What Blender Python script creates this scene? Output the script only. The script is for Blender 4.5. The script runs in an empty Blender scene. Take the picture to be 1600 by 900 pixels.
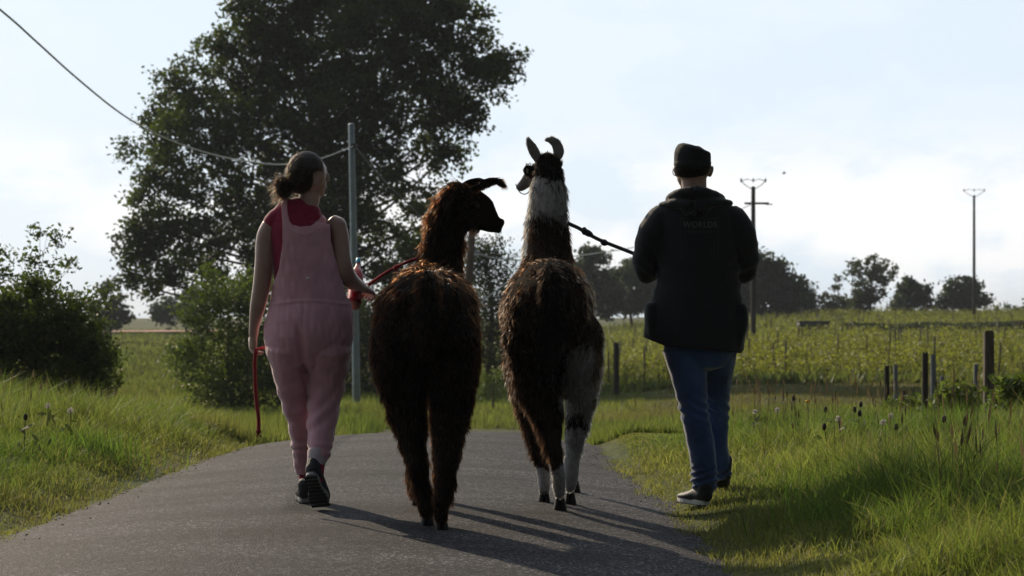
import bpy, bmesh, math, random
import numpy as np
from mathutils import Vector, Matrix, noise
from mathutils.bvhtree import BVHTree

rng = np.random.default_rng(7)
random.seed(7)
S = bpy.context.scene
COL = S.collection

# ------------------------------------------------------------------ camera, sky, sun
CAMH, F, HY = 0.93, 3345.0, 490.0
cd = bpy.data.cameras.new("camera")
cam = bpy.data.objects.new("camera", cd)
COL.objects.link(cam)
cam.location = (0, 0, CAMH)
cam.rotation_euler = (math.radians(90), 0, 0)
cd.sensor_width = 36.0
cd.lens = 36.0 * F / 1600.0
cd.shift_y = 40.0 / 1600.0
cd.clip_start = 0.1
cd.clip_end = 12000
cd.dof.use_dof = True
cd.dof.focus_distance = 10.3
cd.dof.aperture_fstop = 6.3
S.camera = cam

SUN_EL, SUN_AZ = math.radians(25), math.radians(-30)     # azimuth from +Y, negative is to the left
sdir = Vector((math.sin(SUN_AZ) * math.cos(SUN_EL), math.cos(SUN_AZ) * math.cos(SUN_EL), math.sin(SUN_EL)))
sl = bpy.data.lights.new("sun", 'SUN')
sl.energy = 4.6
sl.angle = math.radians(0.55)
sl.color = (1.0, 0.84, 0.62)
sun = bpy.data.objects.new("sun", sl)
COL.objects.link(sun)
sun.rotation_euler = (-sdir).to_track_quat('-Z', 'Y').to_euler()
sun.location = (-20, 40, 30)

W = bpy.data.worlds.new("World")
S.world = W
W.use_nodes = True
wn, wl = W.node_tree.nodes, W.node_tree.links
wn.clear()
def N(t, **kw):
    n = wn.new(t)
    for k, v in kw.items():
        setattr(n, k, v)
    return n
sky = N('ShaderNodeTexSky', sky_type='NISHITA')
sky.sun_disc = False
sky.sun_elevation = SUN_EL
sky.sun_rotation = SUN_AZ
sky.altitude = 100
sky.air_density = 1.0
sky.dust_density = 1.2
sky.ozone_density = 1.0
tc = N('ShaderNodeTexCoord')
sep = N('ShaderNodeSeparateXYZ')
wl.new(tc.outputs['Generated'], sep.inputs[0])
zz = N('ShaderNodeMath', operation='ADD'); zz.inputs[1].default_value = 0.10
wl.new(sep.outputs['Z'], zz.inputs[0])
cx = N('ShaderNodeMath', operation='DIVIDE'); cy = N('ShaderNodeMath', operation='DIVIDE')
wl.new(sep.outputs['X'], cx.inputs[0]); wl.new(zz.outputs[0], cx.inputs[1])
wl.new(sep.outputs['Y'], cy.inputs[0]); wl.new(zz.outputs[0], cy.inputs[1])
cmb = N('ShaderNodeCombineXYZ')
wl.new(cx.outputs[0], cmb.inputs[0]); wl.new(cy.outputs[0], cmb.inputs[1])
cn = N('ShaderNodeTexNoise'); cn.inputs['Scale'].default_value = 9.0; cn.inputs['Detail'].default_value = 9
cn.inputs['Roughness'].default_value = 0.58
cmp_ = N('ShaderNodeMapping'); cmp_.inputs['Scale'].default_value = (1, 1, 2.1); cmp_.inputs['Location'].default_value = (.35, .1, .2)
wl.new(tc.outputs['Generated'], cmp_.inputs[0]); wl.new(cmp_.outputs[0], cn.inputs['Vector'])
cr = N('ShaderNodeValToRGB')
cr.color_ramp.elements[0].position = 0.44; cr.color_ramp.elements[0].color = (0, 0, 0, 1)
cr.color_ramp.elements[1].position = 0.56; cr.color_ramp.elements[1].color = (1, 1, 1, 1)
wl.new(cn.outputs[0], cr.inputs[0])
# clouds thin out overhead
el = N('ShaderNodeMapRange'); el.inputs['From Min'].default_value = 0.055; el.inputs['From Max'].default_value = 0.09
el.inputs['To Min'].default_value = 1.0; el.inputs['To Max'].default_value = 0.18
wl.new(sep.outputs['Z'], el.inputs['Value'])
mm = N('ShaderNodeMath', operation='MULTIPLY')
wl.new(cr.outputs[0], mm.inputs[0]); wl.new(el.outputs[0], mm.inputs[1])
# thin bright veil over the half of the sky that holds the sun, as the photograph's pale sky implies
dt = N('ShaderNodeVectorMath', operation='DOT_PRODUCT')
dt.inputs[1].default_value = (sdir.x, sdir.y, sdir.z)
wl.new(tc.outputs['Generated'], dt.inputs[0])
vr = N('ShaderNodeMapRange', interpolation_type='SMOOTHSTEP'); vr.inputs['From Min'].default_value = 0.36; vr.inputs['From Max'].default_value = 0.70
vr.inputs['To Min'].default_value = 0.095; vr.inputs['To Max'].default_value = 1.0
wl.new(dt.outputs['Value'], vr.inputs['Value'])
veil = N('ShaderNodeMix', data_type='RGBA'); veil.inputs['Factor'].default_value = 0.91
wl.new(sky.outputs[0], veil.inputs['A'])
vs = N('ShaderNodeVectorMath', operation='SCALE'); vs.inputs[0].default_value = (9.6, 11.0, 12.4)
wl.new(vr.outputs[0], vs.inputs['Scale'])
wl.new(vs.outputs[0], veil.inputs['B'])
cs = N('ShaderNodeVectorMath', operation='SCALE'); cs.inputs[0].default_value = (12.6, 12.6, 12.6)
wl.new(vr.outputs[0], cs.inputs['Scale'])
cm = N('ShaderNodeMix', data_type='RGBA')
wl.new(mm.outputs[0], cm.inputs['Factor'])
wl.new(veil.outputs['Result'], cm.inputs['A']); wl.new(cs.outputs[0], cm.inputs['B'])
bg = N('ShaderNodeBackground'); bg.inputs['Strength'].default_value = 0.085
wl.new(cm.outputs['Result'], bg.inputs['Color'])
ow = N('ShaderNodeOutputWorld'); wl.new(bg.outputs[0], ow.inputs[0])

S.view_settings.view_transform = 'Standard'
S.view_settings.look = 'None'
S.view_settings.exposure = 0.0
S.view_settings.gamma = 1.0
S.cycles.max_bounces = 6
S.cycles.transparent_max_bounces = 8
S.cycles.volume_bounces = 0

# ------------------------------------------------------------------ helpers
def P(px, py, d):
    """a traced point of the photograph set at its real distance d (m)"""
    return Vector(((px - 800.0) / F * d, d, CAMH + (HY - py) / F * d))

def sn(p, sc=1.0, seed=0):
    """cheap smooth vector noise, -1..1"""
    r = np.random.default_rng(seed)
    out = np.zeros(len(p))
    for k in range(6):
        w = r.normal(size=p.shape[1]) * sc * (1 + 0.5 * k)
        out += np.sin(p @ w + r.uniform(0, 6.28)) / (1 + 0.35 * k)
    return out / 2.6

def smooth(a, b, x):
    t = np.clip((x - a) / (b - a), 0, 1)
    return t * t * (3 - 2 * t)

MATS = {}
def mat(name, base, rough=0.8, vary=0.25, scale=8.0, bump=0.0, bscale=60.0, spec=0.3, trans=0.0, tcol=None,
        metal=0.0, attr=False, sheen=0.0, aniso=None, coat=0.0, fwd=0.0, fcol=(1, 1, 1), fmax=(.85, .84, .82)):
    if name in MATS: return MATS[name]
    m = bpy.data.materials.new(name); m.use_nodes = True
    nt = m.node_tree; nd, lk = nt.nodes, nt.links
    b = nd['Principled BSDF']; out = nd['Material Output']
    b.inputs['Roughness'].default_value = rough
    b.inputs['Specular IOR Level'].default_value = spec
    b.inputs['Metallic'].default_value = metal
    b.inputs['Coat Weight'].default_value = coat
    if sheen:
        b.inputs['Sheen Weight'].default_value = sheen
        b.inputs['Sheen Roughness'].default_value = 0.32
    tcn = nd.new('ShaderNodeTexCoord')
    src = tcn.outputs['Object']
    if aniso:
        mp = nd.new('ShaderNodeMapping'); mp.inputs['Scale'].default_value = aniso
        lk.new(src, mp.inputs[0]); src = mp.outputs[0]
    no = nd.new('ShaderNodeTexNoise'); no.inputs['Scale'].default_value = scale; no.inputs['Detail'].default_value = 6
    lk.new(src, no.inputs['Vector'])
    mr = nd.new('ShaderNodeMapRange'); mr.inputs['From Min'].default_value = 0.3; mr.inputs['From Max'].default_value = 0.7
    mr.inputs['To Min'].default_value = 1 - vary; mr.inputs['To Max'].default_value = 1 + vary
    lk.new(no.outputs[0], mr.inputs['Value'])
    sc_ = nd.new('ShaderNodeVectorMath'); sc_.operation = 'SCALE'
    sc_.inputs[0].default_value = base
    if attr:
        at = nd.new('ShaderNodeAttribute'); at.attribute_name = 'Col'
        lk.new(at.outputs['Color'], sc_.inputs[0])
    lk.new(mr.outputs[0], sc_.inputs['Scale'])
    lk.new(sc_.outputs[0], b.inputs['Base Color'])
    if bump:
        bn = nd.new('ShaderNodeTexNoise'); bn.inputs['Scale'].default_value = bscale; bn.inputs['Detail'].default_value = 4
        lk.new(src, bn.inputs['Vector'])
        bu = nd.new('ShaderNodeBump'); bu.inputs['Strength'].default_value = bump; bu.inputs['Distance'].default_value = 0.02
        lk.new(bn.outputs[0], bu.inputs['Height']); lk.new(bu.outputs[0], b.inputs['Normal'])
    if trans:
        tr = nd.new('ShaderNodeBsdfTranslucent')
        t2 = nd.new('ShaderNodeVectorMath'); t2.operation = 'MULTIPLY'
        t2.inputs[1].default_value = tcol or (1, 1, 1)
        lk.new(sc_.outputs[0], t2.inputs[0]); lk.new(t2.outputs[0], tr.inputs['Color'])
        mx = nd.new('ShaderNodeMixShader'); mx.inputs[0].default_value = trans
        lk.new(b.outputs[0], mx.inputs[1]); lk.new(tr.outputs[0], mx.inputs[2]); lk.new(mx.outputs[0], out.inputs[0])
        if fwd:      # fibres pass light mostly forwards
            rf = nd.new('ShaderNodeBsdfRefraction'); rf.inputs['Roughness'].default_value = 0.62; rf.inputs['IOR'].default_value = 1.42
            t3 = nd.new('ShaderNodeVectorMath'); t3.operation = 'MULTIPLY'; t3.inputs[1].default_value = fcol
            t4 = nd.new('ShaderNodeVectorMath'); t4.operation = 'MINIMUM'; t4.inputs[1].default_value = fmax
            lk.new(sc_.outputs[0], t3.inputs[0]); lk.new(t3.outputs[0], t4.inputs[0]); lk.new(t4.outputs[0], rf.inputs['Color'])
            t5 = nd.new('ShaderNodeVectorMath'); t5.operation = 'MINIMUM'; t5.inputs[1].default_value = fmax
            lk.new(t2.outputs[0], t5.inputs[0]); lk.new(t5.outputs[0], tr.inputs['Color'])
            mx2 = nd.new('ShaderNodeMixShader'); mx2.inputs[0].default_value = fwd
            lk.new(mx.outputs[0], mx2.inputs[1]); lk.new(rf.outputs[0], mx2.inputs[2]); lk.new(mx2.outputs[0], out.inputs[0])
    MATS[name] = m
    return m

def npmesh(name, verts, faces=None, quads=None, tris=None, col=None, smooth_=False):
    me = bpy.data.meshes.new(name)
    verts = np.asarray(verts, dtype=np.float32)
    if faces is not None:
        me.from_pydata(verts.tolist(), [], faces)
    else:
        nq = 0 if quads is None else len(quads); ntr = 0 if tris is None else len(tris)
        me.vertices.add(len(verts)); me.vertices.foreach_set('co', verts.ravel())
        idx = []; ls = []
        if nq: idx.append(np.asarray(quads).ravel()); ls.append(np.arange(nq) * 4)
        if ntr: idx.append(np.asarray(tris).ravel()); ls.append(nq * 4 + np.arange(ntr) * 3)
        idx = np.concatenate(idx).astype(np.int32)
        me.loops.add(len(idx)); me.loops.foreach_set('vertex_index', idx)
        me.polygons.add(nq + ntr); me.polygons.foreach_set('loop_start', np.concatenate(ls).astype(np.int32))
        me.update(calc_edges=True)
    if col is not None:
        c = np.ones((len(verts), 4), dtype=np.float32); c[:, :3] = col
        a = me.color_attributes.new('Col', 'FLOAT_COLOR', 'POINT'); a.data.foreach_set('color', c.ravel())
    if smooth_:
        me.polygons.foreach_set('use_smooth', np.ones(len(me.polygons), dtype=bool))
    me.validate()
    return me

def vco(me):
    a = np.empty(len(me.vertices) * 3, dtype=np.float32); me.vertices.foreach_get('co', a); return a.reshape(-1, 3).astype(float)
def vno(me):
    a = np.empty(len(me.vertices) * 3, dtype=np.float32); me.vertex_normals.foreach_get('vector', a); return a.reshape(-1, 3).astype(float)
def setco(me, v):
    me.vertices.foreach_set('co', np.asarray(v, dtype=np.float32).ravel()); me.update()

class Geo:
    """collects lofts, boxes, tubes in world coordinates"""
    def __init__(s): s.v = []; s.f = []
    def add(s, v, f):
        o = len(s.v); s.v += [tuple(x) for x in v]; s.f += [tuple(i + o for i in q) for q in f]
    def loft(s, secs, n=20, sub=3, hint=(1, 0, 0), cap=True, sq=1.0):
        """secs: (point, rx, ry): ellipse across the path; rx along hint"""
        c = np.array([list(q[0]) for q in secs], float); r = np.array([[q[1], q[2]] for q in secs], float)
        if sub > 1 and len(secs) > 2:
            def cr_(a):
                o = []
                e = np.vstack([2 * a[0] - a[1], a, 2 * a[-1] - a[-2]])
                for i in range(len(a) - 1):
                    p0, p1, p2, p3 = e[i:i + 4]
                    for k in range(sub):
                        t = k / sub
                        o.append(0.5 * (2 * p1 + (p2 - p0) * t + (2 * p0 - 5 * p1 + 4 * p2 - p3) * t * t + (3 * p1 - p0 - 3 * p2 + p3) * t ** 3))
                o.append(a[-1]); return np.array(o)
            c, r = cr_(c), np.maximum(cr_(r), 0.0008)
        tg = np.gradient(c, axis=0); tg /= np.linalg.norm(tg, axis=1)[:, None] + 1e-9
        if cap:
            e0, e1 = 0.5 * r[0].min(), 0.5 * r[-1].min()
            c = np.vstack([c[0] - tg[0] * e0 * 1.3, c[0] - tg[0] * e0, c, c[-1] + tg[-1] * e1, c[-1] + tg[-1] * e1 * 1.3])
            r = np.vstack([r[0] * 0.25, r[0] * 0.75, r, r[-1] * 0.75, r[-1] * 0.25])
            tg = np.vstack([tg[0], tg[0], tg, tg[-1], tg[-1]])
        vs = []; h = Vector(hint)
        for i in range(len(c)):
            t = Vector(tg[i]); a = h - t * h.dot(t)
            if a.length < 1e-3: a = Vector((0, 1, 0)) - t * t.y
            a.normalize(); b = t.cross(a)
            for k in range(n):
                an = 2 * math.pi * k / n
                ca, sa = math.cos(an), math.sin(an)
                if sq != 1.0:
                    ca = math.copysign(abs(ca) ** sq, ca); sa = math.copysign(abs(sa) ** sq, sa)
                vs.append(Vector(c[i]) + a * ca * r[i][0] + b * sa * r[i][1])
        fs = []
        m = len(c)
        for i in range(m - 1):
            for k in range(n):
                k2 = (k + 1) % n
                fs.append((i * n + k, i * n + k2, (i + 1) * n + k2, (i + 1) * n + k))
        fs.append(tuple(reversed(range(n)))); fs.append(tuple((m - 1) * n + k for k in range(n)))
        s.add(vs, fs); return s
    def ell(s, c, rx, ry, rz, rot=None, nu=16, nv=10):
        vs = [Vector((0, 0, -1))]; fs = []
        for j in range(1, nv):
            ph = -math.pi / 2 + math.pi * j / nv
            for k in range(nu):
                a = 2 * math.pi * k / nu
                vs.append(Vector((math.cos(a) * math.cos(ph), math.sin(a) * math.cos(ph), math.sin(ph))))
        vs.append(Vector((0, 0, 1)))
        for k in range(nu):
            fs.append((0, 1 + (k + 1) % nu, 1 + k))
            fs.append((len(vs) - 1, 1 + (nv - 2) * nu + k, 1 + (nv - 2) * nu + (k + 1) % nu))
        for j in range(nv - 2):
            for k in range(nu):
                a, b = 1 + j * nu + k, 1 + j * nu + (k + 1) % nu
                fs.append((a, b, b + nu, a + nu))
        out = []
        for v in vs:
            q = Vector((v.x * rx, v.y * ry, v.z * rz))
            if rot: q = rot @ q
            out.append(q + Vector(c))
        s.add(out, fs); return s
    def box(s, c, sx, sy, sz, rz=0.0, taper=1.0):
        vs = []
        R = Matrix.Rotation(rz, 3, 'Z')
        for z, t in ((-1, 1.0), (1, taper)):
            for x, y in ((-1, -1), (1, -1), (1, 1), (-1, 1)):
                vs.append(R @ Vector((x * sx / 2 * t, y * sy / 2 * t, z * sz / 2)) + Vector(c))
        s.add(vs, [(3, 2, 1, 0), (4, 5, 6, 7), (0, 1, 5, 4), (1, 2, 6, 5), (2, 3, 7, 6), (3, 0, 4, 7)]); return s
    def mesh(s, name='m', sm=True): return npmesh(name, s.v, faces=s.f, smooth_=sm)
    def remesh(s, name, vox, it=4, fac=0.5):
        me = s.mesh(name)
        o = bpy.data.objects.new('tmp', me); COL.objects.link(o)
        r = o.modifiers.new('r', 'REMESH'); r.mode = 'VOXEL'; r.voxel_size = vox; r.use_smooth_shade = True
        if it:
            q = o.modifiers.new('s', 'SMOOTH'); q.iterations = it; q.factor = fac
        dg = bpy.context.evaluated_depsgraph_get()
        me2 = bpy.data.meshes.new_from_object(o.evaluated_get(dg))
        me2.name = name
        bpy.data.objects.remove(o); bpy.data.meshes.remove(me)
        me2.polygons.foreach_set('use_smooth', np.ones(len(me2.polygons), dtype=bool))
        return me2

def tag(o, label=None, cat=None, group=None, kind=None):
    if label: o['label'] = label
    if cat: o['category'] = cat
    if group: o['group'] = group
    if kind: o['kind'] = kind
    return o
def thing(name, label, cat, loc, group=None):
    o = bpy.data.objects.new(name, None); COL.objects.link(o); o.location = loc; o.empty_display_size = 0.2
    return tag(o, label, cat, group)
def part(name, me, m, root, parent=None):
    """me is in world coordinates; it is re-based on the thing's origin"""
    if isinstance(me, Geo): me = me.mesh(name)
    v = vco(me) - np.array(root.location)
    setco(me, v)
    o = bpy.data.objects.new(name, me); COL.objects.link(o); o.parent = parent or root
    if m:
        me.materials.clear(); me.materials.append(m)
    return o
def solo(name, me, m, label=None, cat=None, group=None, kind=None, loc=None):
    if isinstance(me, Geo): me = me.mesh(name)
    o = bpy.data.objects.new(name, me); COL.objects.link(o)
    if loc is not None:
        setco(me, vco(me) - np.array(loc)); o.location = loc
    me.materials.clear(); me.materials.append(m)
    return tag(o, label, cat, group, kind)
def rope_curve(pts, n=60):
    c = np.array([list(p) for p in pts]); e = np.vstack([2 * c[0] - c[1], c, 2 * c[-1] - c[-2]]); o = []
    per = max(2, n // (len(c) - 1))
    for i in range(len(c) - 1):
        p0, p1, p2, p3 = e[i:i + 4]
        for k in range(per):
            t = k / per
            o.append(0.5 * (2 * p1 + (p2 - p0) * t + (2 * p0 - 5 * p1 + 4 * p2 - p3) * t * t + (3 * p1 - p0 - 3 * p2 + p3) * t ** 3))
    o.append(c[-1]); return np.array(o)
def tube(g, pts, r, n=8):
    g.loft([(p, r, r) for p in pts], n=n, sub=1)

# ------------------------------------------------------------------ terrain
def prof(tab, win=1.6):
    x = np.arange(-60, 3200, 0.25); y = np.interp(x, [t[0] for t in tab], [t[1] for t in tab])
    k = int(win / 0.25)
    for _ in range(2): y = np.convolve(np.pad(y, k, mode='edge'), np.ones(2 * k + 1) / (2 * k + 1), mode='valid')
    return x, y
PC = prof([(-60, 0), (16.4, 0), (18.6, -.075), (21, -.27), (25, -.6), (30, -.85), (40, -1.12), (50, -1.31), (75, -1.6), (120, -1.4), (200, -.9), (320, -.15), (420, 0), (3200, -6)])
PR = prof([(-60, 0), (16.4, 0), (19, -.09), (25, -.36), (40, -.85), (60, -1.08), (100, -.6), (140, -.02), (200, 1.0), (260, 1.1), (400, .6), (3200, -8)])
RX, RHW = -0.74, 1.60
def rhw(y): return 1.60 - .20 * smooth(9.0, 17.5, np.asarray(y, float))
def road_cx(y):
    return RX + np.where(y < 6, (6 - y) ** 2 * -0.003, 0)
def G(x, y, road=False):
    x = np.asarray(x, float); y = np.asarray(y, float)
    d = np.maximum(y, 1.0)
    w = smooth(0.02, 0.12, x / d)
    z = np.interp(y, PC[0], PC[1]) * (1 - w) + np.interp(y, PR[0], PR[1]) * w
    s = np.abs(x - road_cx(y)) / rhw(y)
    near = 1 - smooth(26, 40, y)
    camb = -0.105 * np.minimum(s, 1.0) ** 2
    vg = np.where(s > 1, 0.105 * smooth(1.0, 1.24, s), 0)
    z = z + (camb + vg) * near
    if not road:
        q = np.stack([x, y], -1)
        und = (0.05 * sn(q.reshape(-1, 2), 0.9, 3) + 0.09 * sn(q.reshape(-1, 2), 0.23, 4)).reshape(x.shape)
        z = z + und * smooth(1.25, 2.2, s) * (1 - 0.7 * smooth(30, 80, y))
        z = z - 0.035 * (1 - smooth(0.86, 1.0, s)) * near
    return z
def gz(x, y, **k): return float(G(np.array([x]), np.array([y]), **k)[0])

xs = np.concatenate([-np.geomspace(2500, 7, 60), np.arange(-6.8, 6.8, 0.17), np.geomspace(7, 2500, 60)])
ys = np.concatenate([np.arange(-40, 4, 4.0), np.arange(4, 24, 0.2), np.arange(24, 60, 0.8), np.geomspace(60, 3000, 90)])
X, Y = np.meshgrid(xs, ys); nx, ny = len(xs), len(ys)
V = np.stack([X, Y, G(X, Y)], -1).reshape(-1, 3)
I = (np.arange(ny - 1)[:, None] * nx + np.arange(nx - 1)[None]).ravel()
gm = npmesh('ground', V, quads=np.stack([I, I + 1, I + 1 + nx, I + nx], -1), smooth_=True)

m = bpy.data.materials.new('soil_and_turf'); m.use_nodes = True; MATS['ground'] = m
nd, lk = m.node_tree.nodes, m.node_tree.links
b = nd['Principled BSDF']; b.inputs['Roughness'].default_value = 0.95; b.inputs['Specular IOR Level'].default_value = 0.1
ge = nd.new('ShaderNodeNewGeometry')
n1 = nd.new('ShaderNodeTexNoise'); n1.inputs['Scale'].default_value = 0.35; n1.inputs['Detail'].default_value = 8
n2 = nd.new('ShaderNodeTexNoise'); n2.inputs['Scale'].default_value = 14; n2.inputs['Detail'].default_value = 8
lk.new(ge.outputs['Position'], n1.inputs['Vector']); lk.new(ge.outputs['Position'], n2.inputs['Vector'])
r1 = nd.new('ShaderNodeValToRGB'); e = r1.color_ramp.elements
e[0].position = 0.38; e[0].color = (0.075, 0.10, 0.03, 1); e[1].position = 0.62; e[1].color = (0.13, 0.13, 0.05, 1)
lk.new(n1.outputs[0], r1.inputs[0])
r2 = nd.new('ShaderNodeValToRGB'); e = r2.color_ramp.elements
e[0].position = 0.35; e[0].color = (0.35, 0.35, 0.35, 1); e[1].position = 0.7; e[1].color = (1.15, 1.15, 1.15, 1)
lk.new(n2.outputs[0], r2.inputs[0])
mu = nd.new('ShaderNodeVectorMath'); mu.operation = 'MULTIPLY'
lk.new(r1.outputs[0], mu.inputs[0]); lk.new(r2.outputs[0], mu.inputs[1])
lk.new(mu.outputs[0], b.inputs['Base Color'])
bu = nd.new('ShaderNodeBump'); bu.inputs['Strength'].default_value = 0.7; bu.inputs['Distance'].default_value = 0.05
lk.new(n2.outputs[0], bu.inputs['Height']); lk.new(bu.outputs[0], b.inputs['Normal'])
solo('ground', gm, m, kind='structure')

# road: cambered asphalt with ragged edges
yy = np.concatenate([np.arange(-30, 4, 2.0), np.arange(4, 24, 0.06), np.arange(24, 35, 0.5)])
ss = np.concatenate([[-1.03], np.linspace(-1, 1, 41), [1.03]])
RXs, RYs = np.meshgrid(ss, yy)
edge = 1 + np.where(np.abs(RXs) > 0.99, 1, 0) * (0.035 * sn(np.stack([RYs.ravel(), np.sign(RXs.ravel()) * 9], -1), 3.2, 11).reshape(RXs.shape)
       + 0.03 * sn(np.stack([RYs.ravel(), np.sign(RXs.ravel()) * 5], -1), 11, 12).reshape(RXs.shape))
XX = road_cx(RYs) + RXs * rhw(RYs) * edge
ZZ = G(XX, RYs, road=True) + 0.004 - np.where(np.abs(RXs) > 1.01, 0.012, 0)
V = np.stack([XX, RYs, ZZ], -1).reshape(-1, 3); nx, ny = len(ss), len(yy)
I = (np.arange(ny - 1)[:, None] * nx + np.arange(nx - 1)[None]).ravel()
rm_ = npmesh('road', V, quads=np.stack([I, I + 1, I + 1 + nx, I + nx], -1), smooth_=True)
m = bpy.data.materials.new('worn_asphalt'); m.use_nodes = True
nd, lk = m.node_tree.nodes, m.node_tree.links
b = nd['Principled BSDF']; b.inputs['Roughness'].default_value = 0.80; b.inputs['Specular IOR Level'].default_value = 0.09
ge = nd.new('ShaderNodeNewGeometry')
vo = nd.new('ShaderNodeTexVoronoi'); vo.inputs['Scale'].default_value = 118
mp = nd.new('ShaderNodeMapping'); mp.inputs['Scale'].default_value = (1, 0.8, 1)
lk.new(ge.outputs['Position'], mp.inputs[0]); lk.new(mp.outputs[0], vo.inputs['Vector'])
vc = nd.new('ShaderNodeValToRGB'); e = vc.color_ramp.elements
e[0].position = 0.0; e[0].color = (0.012, 0.012, 0.015, 1); e[1].position = 1.0; e[1].color = (0.30, 0.28, 0.30, 1)
x3 = e.new(0.80); x3.color = (0.062, 0.058, 0.065, 1)
sp = nd.new('ShaderNodeSeparateColor'); lk.new(vo.outputs['Color'], sp.inputs[0]); lk.new(sp.outputs[0], vc.inputs[0])
lg = nd.new('ShaderNodeTexNoise'); lg.inputs['Scale'].default_value = 0.8; lg.inputs['Detail'].default_value = 9; lg.inputs['Roughness'].default_value = 0.62
mp2 = nd.new('ShaderNodeMapping'); mp2.inputs['Scale'].default_value = (0.9, 2.4, 1)
lk.new(ge.outputs['Position'], mp2.inputs[0]); lk.new(mp2.outputs[0], lg.inputs['Vector'])
lr = nd.new('ShaderNodeMapRange'); lr.inputs['From Min'].default_value = 0.35; lr.inputs['From Max'].default_value = 0.68
lr.inputs['To Min'].default_value = 0.34; lr.inputs['To Max'].default_value = 1.02
lk.new(lg.outputs[0], lr.inputs['Value'])
sc_ = nd.new('ShaderNodeVectorMath'); sc_.operation = 'SCALE'
lk.new(vc.outputs[0], sc_.inputs[0]); lk.new(lr.outputs[0], sc_.inputs['Scale']); lk.new(sc_.outputs[0], b.inputs['Base Color'])
bu = nd.new('ShaderNodeBump'); bu.inputs['Strength'].default_value = 0.8; bu.inputs['Distance'].default_value = 0.004
lk.new(vo.outputs['Distance'], bu.inputs['Height']); lk.new(bu.outputs[0], b.inputs['Normal'])
solo('road', rm_, m, kind='structure')

# ------------------------------------------------------------------ grass
def blades(x, y, h, w, lean, col, simple=False, name='grass', z=None, seed=1):
    r = np.random.default_rng(seed); n = len(x)
    if z is None: z = G(x, y) - 0.01
    a = r.uniform(0, 2 * math.pi, n); f = r.uniform(0, 2 * math.pi, n)
    base = np.stack([x, y, z], -1)
    side = np.stack([np.cos(f), np.sin(f), np.zeros(n)], -1) * (w / 2)[:, None]
    ld = np.stack([np.cos(a), np.sin(a), np.zeros(n)], -1) * (lean * h)[:, None]
    up = np.zeros((n, 3)); up[:, 2] = h
    if simple:
        V = np.stack([base - side, base + side, base + ld + up], 1).reshape(-1, 3)
        T = np.arange(n)[:, None] * 3 + np.array([[0, 1, 2]])
        return npmesh(name, V, tris=T, col=np.repeat(col, 3, 0))
    mid = base + ld * 0.35 + up * 0.55
    tip = base + ld + up * (1 - 0.25 * lean)[:, None]
    V = np.stack([base - side, base + side, mid + side * 0.8, mid - side * 0.8, tip], 1).reshape(-1, 3)
    o = np.arange(n)[:, None] * 5
    return npmesh(name, V, quads=o + np.array([[0, 1, 2, 3]]), tris=o + np.array([[3, 2, 4]]), col=np.repeat(col, 5, 0))

def scatter(n, d0, d1, umax=0.33, seed=0, power=1.0):
    r = np.random.default_rng(seed)
    d = d0 + (d1 - d0) * r.random(n) ** power
    u = r.uniform(-umax, umax, n)
    x = u * (d + 2.0); return x, d, r
def hues(r, n, base, var, x=None, y=None, alt=None, sc=0.6, seed=5, off=0.0):
    c = np.tile(np.array(base), (n, 1)) * (1 + var * r.normal(size=(n, 1)))
    if alt is not None:
        t = np.clip(0.5 + off + 0.7 * sn(np.stack([x, y], -1), sc, seed) + 0.25 * r.normal(size=n), 0, 1)[:, None]
        c = c * (1 - t) + np.array(alt) * (1 + var * r.normal(size=(n, 1))) * t
    return np.clip(c, 0.005, 0.6)
grass_m = mat('grass_blade', (.1, .12, .03), rough=0.55, vary=0.12, scale=3, attr=True, trans=0.55, tcol=(1.25, 1.4, 0.75), spec=0.25)
dry_m = mat('dry_stalk', (.25, .2, .12), rough=0.8, vary=0.12, scale=3, attr=True, trans=0.45, tcol=(1.3, 1.2, 1.0), spec=0.15)

# near verges
n = 430000
x, y, r = scatter(n, 6.6, 22, umax=.262, seed=21, power=1.0)
s = np.abs(x - road_cx(y)) / rhw(y)
en = 0.06 * sn(np.stack([x, y], -1), 3.0, 31) + 0.03 * sn(np.stack([x, y], -1), 9.0, 32)
inside = s - 1 + en
keep = (inside > -0.07) & (r.random(n) < smooth(-0.08, 0.05, inside) + 0.02)
clump = sn(np.stack([x, y], -1), 2.2, 33)
h = (0.05 + 0.20 * smooth(0.06, 0.80, inside) + 0.14 * smooth(1.1, 2.2, inside)) * (1 + 0.55 * clump) * r.uniform(0.35, 1.25, n)
h = np.maximum(h * np.where(x > 0.6, (1 + .3 * smooth(1.2, 2.0, x)) * (1 - .6 * smooth(12.5, 17, y)) * np.where(x < 3, 1 - .6 * smooth(15.5, 17.5, y), 1), 1 + .2 * smooth(12, 16, y)), 0.025)
keep &= ~((y > 17.5) & (x > -2.4) & (x < 0.7))
col = hues(r, n, (.092, .136, .034), .30, x, y, (.18, .19, .06), 0.8)
ed = (1 - smooth(0.0, 0.42, inside))[:, None]
col = col * (1 - 0.6 * ed) + np.array([.20, .165, .08]) * ed * 0.6
dryp = r.random(n) < 0.07
col[dryp] = np.array([.26, .21, .11]) * r.uniform(.7, 1.3, (dryp.sum(), 1))
w = r.uniform(.0022, .0054, n) * (0.6 + y / 16)
k = keep
gmz = blades(x[k], y[k], h[k], w[k], r.uniform(.15, 1.0, n)[k], col[k], seed=41)
solo('verge_grass', gmz, grass_m, 'ragged green grass covering both verges beside the narrow lane', 'grass', kind='stuff')

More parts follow.
